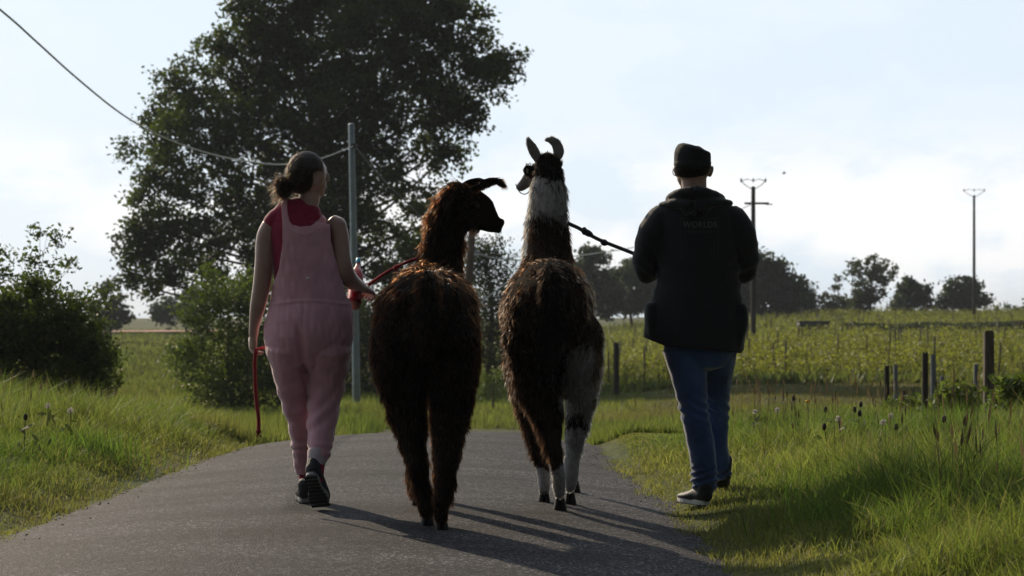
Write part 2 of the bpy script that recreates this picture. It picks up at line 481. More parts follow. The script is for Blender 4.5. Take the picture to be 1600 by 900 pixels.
# coarse tufts with broad blades
tv = []
r = np.random.default_rng(55)
tx, ty, ths = [], [], []
for i in range(230):
    d = r.uniform(7, 20); u = r.uniform(-.33, .33); xx = u * (d + 2)
    s_ = abs(xx - float(road_cx(d))) / float(rhw(d))
    if s_ < 1.45: continue
    tx.append(xx); ty.append(d); ths.append(r.uniform(.16, .36) * (0.75 if s_ < 1.8 else 1))
for (px, d, hh) in ((1575, 10.2, .46), (1548, 10.8, .42), (1600, 11, .5), (1345, 9.6, .26), (1290, 9.2, .22), (1360, 8.8, .2), (1500, 8.5, .2), (1620, 9.6, .45), (150, 13.6, .26), (135, 13.9, .28), (160, 13.7, .24)):
    for q in range(2): tx.append((px - 800) / F * d + r.normal() * .07); ty.append(d + r.normal() * .1); ths.append(hh)
ax, ay, ah, ac = [], [], [], []
for X0, Y0, H0 in zip(tx, ty, ths):
    k = r.integers(50, 120); rad = .06 + .2 * r.random()
    ax.append(X0 + r.normal(size=k) * rad); ay.append(Y0 + r.normal(size=k) * rad)
    ah.append(H0 * r.uniform(.5, 1.1, k)); ac.append(np.tile(np.array([.085, .125, .03]) * r.uniform(.7, 1.6), (k, 1)) * r.uniform(.8, 1.2, (k, 1)))
ax, ay, ah, ac = map(np.concatenate, (ax, ay, ah, ac)); n = len(ax)
solo('tall_grass_tufts', blades(ax, ay, ah, r.uniform(.004, .009, n), r.uniform(.05, .8, n), ac, seed=56), grass_m,
     'tall broad-bladed grass tufts standing out of the verges', 'grass', kind='stuff')

# stalks with seed heads
n = 2300
x, y, r = scatter(n, 7.5, 24, seed=61)
s = np.abs(x - road_cx(y)) / rhw(y)
keep = (s > 1.5) & ~((x < -2.8) & (y > 17)) & (r.random(n) < 0.25 + 0.75 * (sn(np.stack([x, y], -1), 1.1, 62) > 0)) & ~((y > 17.5) & (x > -2.4) & (x < 0.7))
x, y = x[keep], y[keep]; n = len(x)
h = r.uniform(.25, .52, n) * np.where(x < -2.5, 1.1, .9); a = r.uniform(0, 6.28, n); ln = r.uniform(.02, .2, n) * h
z = G(x, y); b0 = np.stack([x, y, z], -1); tp = b0 + np.stack([np.cos(a) * ln, np.sin(a) * ln, h], -1)
f = r.uniform(0, 6.28, n); sd = np.stack([np.cos(f), np.sin(f), 0 * f], -1)
hl = r.uniform(.05, .13, n)[:, None]; dr = (tp - b0) / h[:, None]
hd = tp + dr * hl
V = np.stack([b0 - sd * .0015, b0 + sd * .0015, tp + sd * .0013, tp - sd * .0013,
              tp, tp + dr * hl * .4 + sd * .007, hd, tp + dr * hl * .4 - sd * .007], 1).reshape(-1, 3)
o_ = np.arange(n)[:, None] * 8
col = hues(r, n, (.075, .06, .038), .3)
solo('seed_head_grass', npmesh('seed_heads', V, quads=np.concatenate([o_ + np.array([[0, 1, 2, 3]]), o_ + np.array([[4, 5, 6, 7]])]), col=np.repeat(col, 8, 0)), dry_m,
     'thin brown seed heads on stalks rising above the verge grass', 'grass', kind='stuff')

# mid and far meadow
n = 230000
x, y, r = scatter(n, 17.5, 75, umax=.27, seed=71, power=1.7)
cl = sn(np.stack([x, y], -1), 0.5, 72)
s = np.abs(x - road_cx(y)) / rhw(y)
keep = ~((s < 1.0) & (y < 36))
h = (r.uniform(.08, .28, n) * (1 + .35 * cl)) * np.where((x < -.9), 1.2, .62)
h *= np.where((np.abs(x) < 4) & (y < 22), .6, 1)
left = x < -1
col = hues(r, n, (.092, .118, .036), .2, x, y, (.155, .16, .06), .35, 73)
brown = smooth(.1, .7, sn(np.stack([x, y], -1), .28, 75) + np.where((x < -3) & (y < 34), .55, -.25))[:, None]
col = col * (1 - .6 * brown) + np.array([.18, .14, .085]) * .6 * brown
rb = (smooth(.04, .09, x / y) * smooth(36, 42, y) * (1 - smooth(60, 68, y)))[:, None]
col = col * (1 - .75 * rb) + np.array([.115, .095, .05]) * .75 * rb
h = np.where(rb[:, 0] > .4, h * .6, h)
k = keep
solo('meadow_grass', blades(x[k], y[k], h[k], (.005 + .0005 * y)[k], r.uniform(.1, .6, n)[k], col[k], simple=True, seed=76), grass_m,
     'olive meadow grass filling the dip beyond the crest of the lane', 'grass', kind='stuff')
n = 110000
x, y, r = scatter(n, 60, 215, seed=81, power=1.3)
col = hues(r, n, (.085, .10, .035), .18, x, y, (.13, .13, .05), .12, 82)
rb = ((x / y > .03) & (y > 62))
keep = ~(rb & (r.random(n) < .5))
solo('far_field_grass', blades(x[keep], y[keep], r.uniform(.12, .35, n)[keep], (.10 + .001 * y)[keep], r.uniform(.1, .8, n)[keep], col[keep], simple=True, seed=83), grass_m,
     'short grass on the far fields below the tree line', 'grass', kind='stuff')

# small litter and stones along the road edges
r = np.random.default_rng(91); n = 500
y = r.uniform(6.5, 17, n); sgn = r.choice([-1, 1], n); x = road_cx(y) + sgn * (rhw(y) + r.normal(size=n) * .09 - .02)
z = G(x, y, road=True) + .006; sz = r.uniform(.003, .009, n)
base = np.array([[1, 0, 0], [-1, 0, 0], [0, 1, 0], [0, -1, 0], [0, 0, .7], [0, 0, -.5]])
V = np.stack([x, y, z], -1)[:, None] + base[None] * sz[:, None, None] * r.uniform(.6, 1.3, (n, 6, 1))
T = np.array([[0, 2, 4], [2, 1, 4], [1, 3, 4], [3, 0, 4], [2, 0, 5], [1, 2, 5], [3, 1, 5], [0, 3, 5]])
T = (np.arange(n)[:, None, None] * 6 + T[None]).reshape(-1, 3)
solo('roadside_gravel', npmesh('gravel', V.reshape(-1, 3), tris=T), mat('grit', (.2, .18, .15), .9, .4, 30), 'loose grit scattered along both edges of the asphalt', 'gravel', kind='stuff')

# ------------------------------------------------------------------ foliage and trees
def leaf_mesh(name, pts, size, r, col, asp=0.6):
    n = len(pts)
    q = r.normal(size=(n, 3)); q /= np.linalg.norm(q, axis=1)[:, None]
    t = r.normal(size=(n, 3)); t -= q * (t * q).sum(1)[:, None]; t /= np.linalg.norm(t, axis=1)[:, None]
    s = np.cross(q, t)
    L = (size * r.uniform(.6, 1.3, n))[:, None]
    V = np.stack([pts - t * L * .5, pts + s * L * asp * .5, pts + t * L * .5, pts - s * L * asp * .5], 1).reshape(-1, 3)
    return npmesh(name, V, quads=np.arange(n)[:, None] * 4 + np.array([[0, 1, 2, 3]]), col=np.repeat(col, 4, 0))
leaf_m = mat('leaf', (.05, .07, .02), rough=.6, vary=.1, scale=2, attr=True, trans=.38, tcol=(1.3, 1.5, .6), spec=.3)
bark_m = mat('bark', (.09, .07, .055), .9, .35, 9, bump=.6, bscale=25)

def make_tree(name, label, cat, lobes, d, base_px, col, lsize=.12, nsub=8, nleaf=60, sub_r=.4, trunk_r=.25, depth_k=.8,
              group=None, seed=0, fork=.35, col2=None, base=None, crown='crown', twig=True, spray=1.0, ztop=None, flat=1.0):
    """lobes: (px, py, rpx, density) traced from the crown's outline, given depth of their own"""
    r = np.random.default_rng(seed)
    k = d / F
    if base is None:
        bx = (base_px - 800) * k; base = Vector((bx, d, gz(bx, d) - .05))
    L = []
    for q in lobes:
        c = np.array(P(q[0], q[1], d)); R = q[2] * k; dens = q[3] if len(q) > 3 else 1.0
        c[1] += r.uniform(-1, 1) * R * depth_k
        L.append((c, R, dens))
    root = thing(name, label, cat, base, group)
    cz = np.array([l[0][2] for l in L]); top = cz.max(); 
    g = Geo()
    fz = base.z + (np.median(cz) - base.z) * fork
    ctr = np.mean([l[0] for l in L], axis=0)
    fk = np.array([base.x * .7 + ctr[0] * .3, d, fz])
    topc = np.array([ctr[0], d, base.z + (top - base.z) * .78])
    trunk = [np.array(base), (np.array(base) * .55 + fk * .45) + r.normal(size=3) * trunk_r * .25, fk, (fk + topc) / 2 + r.normal(size=3) * trunk_r, topc]
    g.loft([(p, trunk_r * t, trunk_r * t) for p, t in zip(trunk, (1.25, .92, .8, .45, .12))], n=10, sub=4)
    allp, allc = [], []
    for c, R, dens in L:
        t = np.clip((c[2] - fz) / max(topc[2] - fz, .1) * .6, 0.0, .85)
        st = fk + (topc - fk) * t
        mid = (st + c) / 2 + r.normal(size=3) * R * .18 + np.array([0, 0, -.08 * np.linalg.norm(c - st)])
        r0 = trunk_r * (.30 - .16 * t)
        g.loft([(st, r0, r0), (mid, r0 * .6, r0 * .6), (c, r0 * .3, r0 * .3)], n=6, sub=4)
        ns = max(2, int(nsub * dens * (R / sub_r) ** 2 * .35))
        v = r.normal(size=(ns, 3)); v /= np.linalg.norm(v, axis=1)[:, None]
        rad = R * .94 * r.random(ns) ** .38
        v[:, 1] *= flat
        sc = c + v * rad[:, None]
        for j in range(ns):
            srr = sub_r * r.uniform(.55, 1.25)
            if twig and j % 2 == 0:
                g.loft([(c + (sc[j] - c) * .1, r0 * .2, r0 * .2), ((c + sc[j]) / 2 + r.normal(size=3) * srr * .25, r0 * .12, r0 * .12), (sc[j], .008, .008)], n=4, sub=1)
            m_ = int(nleaf * (srr / sub_r) ** 2 * r.uniform(.6, 1.3))
            o = r.normal(size=(m_, 3)) * srr * .5 * np.array([1.15, 1.15, .75]) * spray
            allp.append(sc[j] + o)
            tone = r.uniform(.75, 1.3)
            cc = np.tile(np.array(col), (m_, 1)) * tone * r.uniform(.75, 1.3, (m_, 1))
            if col2 is not None:
                mixk = np.clip(r.normal(.3, .35), 0, 1); cc = cc * (1 - mixk) + np.array(col2) * mixk * r.uniform(.8, 1.2, (m_, 1))
            allc.append(cc)
    pts = np.concatenate(allp); cols = np.concatenate(allc)
    gl = gz(base.x, base.y)
    ok = pts[:, 2] > gl + .02
    part('trunk', g, bark_m, root)
    part(crown, leaf_mesh(crown, pts[ok], lsize, r, cols[ok]), leaf_m, root)
    return root

OAK = [(480, 50, 120), (600, 30, 120), (400, 90, 85), (700, 80, 95), (762, 110, 52), (785, 90, 28, .8), (300, 150, 62), (258, 120, 28, .7), (250, 195, 45), (335, 230, 95),
       (262, 290, 52), (235, 355, 46, .9), (212, 395, 36), (205, 425, 22, .8), (232, 450, 22, .7), (222, 330, 30, .6), (300, 395, 66), (390, 330, 90), (480, 190, 120), (600, 170, 115, .9), (700, 190, 62, .8),
       (480, 320, 95), (560, 290, 80, .75), (655, 285, 55, .55), (705, 235, 42, .6), (500, 410, 70), (595, 395, 75, .7), (680, 345, 50, .5), (560, -50, 130), (430, -30, 90), (660, -20, 75),
       (340, 65, 42, .8), (735, 25, 30, .7), (650, 415, 60), (745, 180, 35, .6), (395, 20, 45, .8), (215, 230, 25, .5), (420, 420, 50, .9), (240, 420, 40, .6)]
make_tree('oak_tree', 'huge dark leafy tree rising above the woman and the brown llama', 'tree', OAK, 76, 600, (.042, .052, .018),
          lsize=.18, nsub=15, nleaf=84, sub_r=.5, trunk_r=.36, spray=.85, seed=101, fork=.30, col2=(.09, .12, .03))

# left bush with sapling
make_tree('roadside_bush', 'dark dense rounded bush at the left edge beyond the verge', 'bush',
          [(60, 500, 62), (115, 510, 55), (20, 520, 60), (140, 545, 42), (90, 570, 60), (-30, 500, 70), (150, 580, 35), (30, 580, 60), (-60, 540, 60), (60, 455, 35), (40, 625, 62), (110, 625, 58), (162, 615, 30), (-30, 620, 60)], 25, 70, (.055, .07, .024),
          lsize=.055, nsub=15, nleaf=80, sub_r=.14, trunk_r=.04, seed=102, fork=.2, col2=(.11, .14, .04))
make_tree('young_sapling', 'airy young tree with thin sprays of leaves sticking up out of the left bush', 'tree',
          [(75, 368, 24, .3), (60, 405, 30, .3), (92, 398, 24, .3), (18, 388, 22, .25), (112, 412, 14, .3), (75, 440, 36, .4), (30, 440, 36, .4), (128, 455, 14, .4), (5, 420, 24, .3), (-25, 410, 40, .5), (62, 350, 12, .35)],
          26.5, 70, (.06, .08, .022), lsize=.06, nsub=16, nleaf=30, sub_r=.12, trunk_r=.03, seed=103, fork=.5, col2=(.10, .12, .03))
make_tree('pale_shrub', 'lighter green shrub low at the right foot of the dark left bush', 'bush',
          [(155, 470, 22, .8), (162, 505, 18, .8), (150, 530, 22), (170, 545, 14, .8)], 27.5, 155, (.075, .09, .03), lsize=.05, nsub=8, nleaf=40, sub_r=.12, trunk_r=.02, seed=104)
# bushes under the oak
make_tree('hawthorn_bush', 'broad mid green bush growing behind the woman below the big tree', 'bush',
          [(345, 480, 48), (390, 470, 45), (310, 530, 42), (370, 540, 50), (420, 520, 45), (300, 480, 30, .8), (340, 580, 42), (400, 580, 45), (285, 560, 30), (440, 570, 40), (330, 445, 25, .8), (315, 615, 38), (370, 625, 42), (430, 615, 40)], 45, 365,
          (.07, .092, .03), lsize=.085, nsub=16, nleaf=66, sub_r=.26, trunk_r=.07, seed=105, fork=.2, col2=(.13, .16, .05))
make_tree('dark_thicket', 'dark thicket filling the gap between the metal pole and the brown llama', 'bush',
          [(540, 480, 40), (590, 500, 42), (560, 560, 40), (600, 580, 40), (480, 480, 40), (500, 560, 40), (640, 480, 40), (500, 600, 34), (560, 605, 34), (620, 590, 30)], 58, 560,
          (.035, .045, .018), lsize=.10, nsub=20, nleaf=66, sub_r=.33, trunk_r=.08, seed=106, fork=.2)  # leaves a darker green than the other bushes
make_tree('gap_tree', 'dark green tree showing between the two llamas', 'tree',
          [(760, 400, 28), (740, 430, 34), (785, 420, 24), (760, 470, 38), (800, 460, 34), (755, 520, 36), (790, 520, 36), (735, 380, 20, .8), (775, 385, 14, .7), (830, 480, 40), (700, 480, 45), (745, 560, 26, .8), (785, 565, 26, .8)], 82, 765,
          (.036, .046, .02), lsize=.14, nsub=20, nleaf=66, sub_r=.5, trunk_r=.14, seed=107, fork=.25)
make_tree('hedge_bush', 'small bright green bush on the slope between the llamas', 'bush',
          [(760, 600, 16), (780, 590, 18), (745, 612, 14), (800, 600, 18)], 48, 770, (.075, .095, .03), lsize=.07, nsub=8, nleaf=40, sub_r=.16, trunk_r=.03, seed=108)
# far left
FT = [('far_tree', 'thin hazy tree far off between the left bush and the big tree', [(170, 455, 14, .5), (175, 490, 22), (160, 500, 20), (190, 500, 16, .7), (150, 475, 14, .5), (185, 470, 10, .4)], 150, 172, (.05, .06, .035)),
      ('far_tree', 'dim low trees on the left skyline under the big tree', [(245, 490, 16), (270, 478, 18), (300, 470, 22), (330, 465, 24), (365, 460, 22), (260, 500, 14), (310, 495, 24)], 185, 290, (.04, .05, .03)),
      ('far_tree', 'wide grey green tree on the skyline just right of the pale llama', [(905, 430, 30), (930, 405, 22, .8), (925, 450, 38), (950, 465, 34), (890, 470, 40), (915, 395, 12, .6)], 175, 920, (.04, .05, .03)),
      ('far_tree', 'rounded skyline tree just left of the man', [(985, 425, 22, .9), (965, 440, 22), (1000, 460, 30), (975, 475, 24), (1010, 430, 26)], 180, 985, (.045, .055, .03)),
      ('far_tree', 'tall dark tree on the skyline right behind the wooden pole with crossarm', [(1195, 420, 28), (1215, 440, 36), (1190, 455, 40), (1160, 440, 36), (1180, 400, 14, .6), (1225, 470, 28), (1235, 440, 18, .8), (1160, 475, 36)], 165, 1195, (.038, .048, .026)),
      ('far_tree', 'low dark tree leaning to the tall one on the right skyline', [(1250, 455, 22), (1262, 472, 20), (1240, 475, 22), (1245, 438, 10, .6)], 172, 1250, (.036, .046, .026)),
      ('far_tree', 'thin bare-looking twin stems on the right skyline', [(1292, 470, 12, .6), (1308, 450, 9, .25), (1318, 465, 11, .4), (1295, 482, 12), (1325, 480, 12, .7), (1309, 435, 6, .2)], 185, 1308, (.055, .06, .04)),
      ('far_tree', 'open airy round tree standing tallest on the right skyline', [(1360, 402, 11, .4), (1340, 420, 14, .4), (1378, 418, 14, .45), (1362, 425, 18, .5), (1345, 445, 16, .5), (1385, 440, 12, .45), (1352, 468, 20, .9), (1340, 480, 16), (1372, 462, 14, .6), (1392, 425, 7, .35)], 180, 1358, (.05, .058, .032)),
      ('far_tree', 'compact dark tree with a lumpy top left of the thin far pole', [(1415, 450, 14), (1425, 442, 12), (1438, 455, 13), (1418, 472, 20), (1444, 470, 15), (1402, 476, 11)], 185, 1425, (.034, .044, .024)),
      ('far_tree', 'wide dark dome-shaped tree behind the thin far pole', [(1490, 450, 15), (1510, 447, 15), (1530, 455, 14, .8), (1480, 470, 16), (1505, 470, 20), (1535, 472, 13, .8), (1545, 468, 7, .6)], 185, 1508, (.036, .046, .025)),
      ('far_shrub', 'low pale shrub line at the far right of the skyline', [(1560, 483, 8, .7), (1575, 480, 8, .6), (1590, 484, 7, .6), (1610, 482, 9)], 195, 1575, (.06, .07, .04)),
      ('far_shrub', 'low dark shrub in the gap beside the airy skyline tree', [(1398, 486, 5), (1470, 484, 6), (1458, 480, 8)], 190, 1460, (.045, .055, .03)),
      ('far_tree', 'dark skyline tree hidden for the most part by the man', [(1060, 440, 40), (1110, 450, 40), (1040, 470, 30), (1130, 470, 30)], 178, 1085, (.04, .05, .03))]
for i, (nm, lb, lobes, d, bp, c) in enumerate(FT):
    make_tree(nm, lb, 'tree' if 'tree' in nm else 'bush', lobes, d, bp, c, lsize=.38, nsub=20, nleaf=30, sub_r=.5, trunk_r=.16, seed=200 + i, fork=.3, group='trees on the skyline', twig=False)

# ------------------------------------------------------------------ vineyard
r = np.random.default_rng(301)
vp, vc_, st = [], [], []
row_y = 63.0; cnt = 0
vines = []
while row_y < 192:
    if 116 < row_y < 127: row_y = 130.0 
    xl, xr = row_y * 0.03 - 1, row_y * .30
    xx = xl + r.uniform(0, 1)
    while xx < xr:
        yv = row_y + .02 * xx + r.normal() * .15
        vines.append((xx, yv))
        if r.random() < .22: st.append((xx + .3, yv))
        xx += 1.05 + r.normal() * .1
    row_y += 2.1 if row_y < 110 else 3.4
vines = np.array(vines)
def vine_pts(k, r):
    t = r.random(k)
    return np.stack([r.normal(size=k) * .30, r.normal(size=k) * .16, .15 + t * r.uniform(.38, .66)], -1)
vcol = lambda r, k: np.array([.185, .19, .05]) * r.uniform(.45, 1.5, (k, 1)) + np.array([.03, .01, 0]) * r.random((k, 1))
near, rest = vines[:280], vines[280:]
protos = []
for q in range(5):
    k = 150; pr = np.random.default_rng(310 + q)
    protos.append(leaf_mesh('foliage', vine_pts(k, pr), .105, pr, vcol(pr, k)))
    protos[-1].materials.append(leaf_m)
sg = Geo().loft([(Vector((0, 0, -.05)), .03, .03), (Vector((.02, 0, .25)), .022, .022), (Vector((-.03, .02, .5)), .012, .012)], n=5, sub=2)
stem_me = sg.mesh('stem'); stem_me.materials.append(bark_m)
zz_ = G(near[:, 0], near[:, 1])
vfirst = None
for i, (vx, vy) in enumerate(near):
    t = bpy.data.objects.new('grape_vine', None); COL.objects.link(t); t.location = (vx, vy, zz_[i]); t.rotation_euler.z = r.uniform(-.4, .4)
    t.scale = (1, 1, r.uniform(.8, 1.25))
    tag(t, 'low yellow green grape vine in the nearest rows of the vineyard', 'vine', 'grape vines in the nearest rows')
    for nm, me in (('foliage', protos[i % 5]), ('stem', stem_me)):
        c = bpy.data.objects.new(nm, me); COL.objects.link(c); c.parent = t
z_ = G(rest[:, 0], rest[:, 1]); k = 60
pts = np.concatenate([np.array([vx, vy, z_[i]]) + vine_pts(k, r) for i, (vx, vy) in enumerate(rest)])
solo('vineyard_rows', leaf_mesh('vineyard_rows', pts, .125, r, vcol(r, len(pts))), leaf_m, 'massed rows of yellow green vines rising to the horizon', 'vineyard', kind='stuff')
wood_m = mat('weathered_wood', (.13, .105, .085), .85, .35, 6, bump=.5, bscale=30, aniso=(8, 8, .8))
grey_wood = mat('grey_wood', (.20, .21, .23), .85, .3, 6, bump=.5, bscale=30, aniso=(8, 8, .8))
dark_wood = mat('dark_wood', (.05, .042, .036), .85, .35, 6, bump=.5, bscale=30, aniso=(8, 8, .8))
pg = Geo().loft([(Vector((0, 0, -.1)), .036, .036), (Vector((0, 0, 1.15)), .028, .028)], n=6, sub=1)
pm_ = pg.mesh('stake'); pm_.materials.append(wood_m)
r2_ = np.random.default_rng(33)
sel = [st[i] for i in sorted(r2_.choice(len(st), min(170, len(st)), replace=False))]
for (sx, sy) in sel:
    o = bpy.data.objects.new('vine_stake', pm_); COL.objects.link(o); o.location = (sx, sy, gz(sx, sy)); o.rotation_euler = (r.normal() * .04, r.normal() * .04, 0)
    o.scale.z = r.uniform(.75, 1.1)
    tag(o, 'thin wooden stake among the vineyard rows', 'stake', 'stakes among the vines')

r4 = np.random.default_rng(44); k = 9000
hx = r4.uniform((1325 - 800) / F * 127, 40, k); hy = 127 + .05 * hx + r4.normal(size=k) * .35; hz_ = G(hx, hy) + r4.random(k) * (.60 + .12 * sn(np.stack([hx, hy], -1), .9, 45))
solo('low_hedge', leaf_mesh('low_hedge', np.stack([hx, hy, hz_], -1), .16, r4, np.array([.035, .042, .02]) * r4.uniform(.6, 1.4, (k, 1))), leaf_m, 'long low dark hedge line crossing the upper vineyard at the right', 'hedge')  # dark leaf colour carries the shade along the row edge
# low dark block out in the vines
bx, bd = (1271 - 800) / F * 128, 128.0
bz = gz(bx, bd)
t = thing('water_trough', 'long low dark trough lying in the vineyard below the skyline trees', 'trough', (bx, bd, bz))
part('tank', Geo().box((bx, bd, bz + .42), 1.8, .9, .5, rz=.08).box((bx, bd, bz + .685), 1.9, 1.0, .05, rz=.08), mat('dark_steel', (.05, .045, .05), .7, .3, 4), t)
for sx in (-.6, .6): part('foot', Geo().box((bx + sx, bd, bz + .06), .2, .8, .28, rz=.08), dark_wood, t)

# ------------------------------------------------------------------ fence posts on the right, poles, wires
PST = [(1386, 572, 655, 8, 22.5, dark_wood, 'thin dark fence post, leftmost of the group at the right'),
       (1400, 570, 622, 7, 31, grey_wood, 'slim bluish grey post just right of the leftmost dark post'),
       (1445, 551, 660, 10, 20.5, dark_wood, 'dark fence post with flat top in the middle of the group'),
       (1459, 555, 640, 9, 27, grey_wood, 'pale grey post close behind the middle dark post'),
       (1469, 588, 630, 7, 33, grey_wood, 'leaning small grey post right of the middle pair'),
       (1525, 570, 650, 8, 24, grey_wood, 'slender pale grey post left of the tallest square post'),
       (1545, 519, 650, 16, 19, wood_m, 'tallest and widest square weathered fence post'),
       (1413, 610, 628, 6, 34, dark_wood, 'short dark stump of a post behind the leftmost posts'),
       (963, 536, 605, 9, 58, dark_wood, 'lone dark post in the grass beside the pale llama')]
for (px, pt, pb, wd, d, mm_, lb) in PST:
    x0 = (px - 800) / F * d; z0 = gz(x0, d); zt = P(px, pt, d).z; wr = wd / F * d / 2
    lean = .05 if 'leaning' in lb else random.uniform(-.012, .012)
    g = Geo(); hgt = zt - z0
    secs = [(Vector((x0 - lean * hgt * 0, d, z0 - .25)), wr * 1.04, wr * 1.0), (Vector((x0 + lean * hgt * .5, d, z0 + hgt * .5)), wr, wr), (Vector((x0 + lean * hgt, d, zt)), wr * .94, wr * .94)]
    if wd > 12: g.loft(secs, n=24, sub=4, sq=.35, cap=False)
    else: g.loft(secs, n=12, sub=4, cap=False)
    me = g.mesh('fence_post', sm=False)
    v = vco(me); v[:, :2] += .05 * wr * np.stack([sn(v * [40, 40, 3], 1, 5), sn(v * [40, 40, 3], 1, 6)], -1); v[:, 2] += np.where(v[:, 2] > zt - .01, .02 * sn(v, 60, 8), 0); setco(me, v)
    solo('fence_post', me, mm_, lb, 'post', 'old fence posts in the grass', loc=(x0, d, z0))

def pole(name, label, px_top, py_top, px_b, d, r0, r1, m_, steel=False):
    xt, xb = (px_top - 800) / F * d, (px_b - 800) / F * d
    zb = gz(xb, d); zt = CAMH + (HY - py_top) / F * d
    t = thing(name, label, 'pole', (xb, d, zb))
    part('shaft', Geo().loft([(Vector((xb, d, zb - .3)), r0, r0), (Vector(((xb + xt) / 2, d, (zb + zt) / 2)), (r0 + r1) / 2, (r0 + r1) / 2), (Vector((xt, d, zt)), r1, r1)], n=14, sub=3), m_, t)
    return t, xt, zt, zb
galv = mat('galvanised_steel', (.30, .36, .40), .5, .15, 5, spec=.5, metal=.35)
t, xt, zt, zb = pole('telephone_pole', 'slim pale blue-grey metal pole standing right behind the woman', 549, 197, 558, 50, .095, .07, galv)
PA = P(553, 228, 49.95)
part('bracket', Geo().box((PA.x, 49.92, PA.z), .12, .18, .10).box((PA.x + .03, 49.85, PA.z), .04, .2, .04), mat('dark_metal', (.06, .06, .06), .5, .2, 5, metal=.6), t)
part('cap', Geo().ell((xt, 50, zt + .02), .078, .078, .05), galv, t)
cable_m = mat('cable_sheath', (.75, .75, .72), .6, .1, 5)
pts = [(-330, -250, 20), (-160, -110, 24), (0, 15, 27.5), (60, 68, 29), (120, 122, 31), (190, 178, 33.5), (250, 212, 36), (320, 238, 39), (380, 251, 41.5), (440, 257, 44.5), (500, 248, 47.4), (553, 228, 49.9)]
g = Geo(); tube(g, rope_curve([P(*p) for p in pts], 90), .014); solo('overhead_cable', g, cable_m, 'pale cable sagging from the upper left to the metal pole', 'cable')
WPx = (732 - 800) / F * 66
t, wx, wz, wb = pole('wooden_pole', 'leaning light brown wooden pole seen under the muzzle of the brown llama', 738, 352, 722, 66, .14, .11, mat('pale_wood', (.17, .125, .09), .8, .25, 6, bump=.4, bscale=20, aniso=(8, 8, .8)))
pts = [(553, 228, 50), (600, 282, 54), (637, 318, 57), (665, 346, 60), (700, 374, 63), (735, 393, 65.9)]
g = Geo(); tube(g, rope_curve([P(*p) for p in pts], 60), .018); solo('overhead_cable', g, mat('dark_cable', (.14, .14, .13), .6, .1, 5), 'thin darker cable running down from the metal pole to the wooden pole', 'cable')
pts = [(736, 393, 65.95), (765, 402, 68), (800, 406, 70), (850, 405, 74), (930, 396, 82), (1010, 382, 89), (1100, 355, 97), (1176, 318, 104.9)]
g = Geo(); tube(g, rope_curve([P(*p) for p in pts], 90), .02); solo('overhead_cable', g, cable_m, 'slack cable leaving the wooden pole to the right behind the llamas', 'cable')
g = Geo(); tube(g, [P(743, 480, 66.5), P(760, 466, 67.5), P(800, 435, 70), P(850, 400, 73)], .016); solo('guy_wire', g, cable_m, 'straight slanting wire visible between the two llamas', 'wire')

def xpole(label, px, pt, d, r0, r1, bracket, vspread, cross=None):
    t, xt, zt, zb = pole('utility_pole', label, px, pt, px, d, r0, r1, dark_wood)
    k = d / F; g = Geo(); mt = mat('bracket_metal', (.28, .30, .31), .5, .2, 5, metal=.4)
    ty = zt + bracket * k
    L, R_ = Vector((xt - vspread * k, d, ty - .0)), Vector((xt + vspread * k, d, ty - .0))
    for e_ in (L, R_):
        tube(g, [Vector((xt, d - .1, zt - .12)), e_ * .6 + Vector((xt, d, zt - .1)) * .4 + Vector((0, 0, -.05)), e_], .022, 6)
    tube(g, [L, Vector((xt - vspread * k * .5, d, ty + .10)), Vector((xt, d, ty + .02)), Vector((xt + vspread * k * .5, d, ty + .10)), R_], .02, 6)
    part('bracket', g, mt, t)
    for e_ in (L, Vector((xt, d, ty)), R_):
        part('insulator', Geo().loft([(e_ + Vector((0, 0, -.05)), .03, .03), (e_ + Vector((0, 0, .05)), .05, .05), (e_ + Vector((0, 0, .13)), .03, .03)], n=10, sub=2), mat('insulator_glass', (.35, .42, .42), .2, .1, 5), t)
    if cross:
        zc = P(0, cross, d).z
        part('crossarm', Geo().box((xt + .15, d - r1 - .06, zc), 1.2, .1, .1).box((xt + .75, d - r1 - .06, zc - .05), .35, .05, .05), dark_wood, t)
    return t
xpole('dark wooden utility pole with crossarm and V bracket just right of the man', 1177, 293, 105, .135, .10, 10, 19, cross=318)
xpole('tall thin far utility pole at the right of the vineyard', 1522, 306, 155, .125, .085, 8, 16)

# shrubs by the posts
SH = [((1415, 632), 'low leafy shrub at the foot of the leftmost posts', [(1400, 640, 14, .8), (1420, 628, 16, .7), (1412, 648, 15)], 21.5, 1412),
      ((1500, 625), 'sprawling bright leafy shrub between the middle posts and the tall square post', [(1480, 622, 18, .8), (1505, 615, 16, .7), (1465, 645, 20), (1500, 645, 24), (1522, 635, 16, .8)], 19.8, 1492),
      ((1585, 610), 'upright leafy shrub right of the tall square post at the frame edge', [(1575, 610, 18, .9), (1590, 600, 18, .8), (1570, 640, 24), (1600, 635, 24), (1562, 600, 9, .6), (1620, 615, 25)], 17.5, 1585)]
for i, (_, lb, lobes, d, bp) in enumerate(SH):
    make_tree('leafy_shrub', lb, 'shrub', lobes, d, bp, (.085, .115, .03), lsize=.06, nsub=34, nleaf=26, sub_r=.085, trunk_r=.012, seed=400 + i, group='shrubs beside the fence posts', col2=(.15, .17, .05))

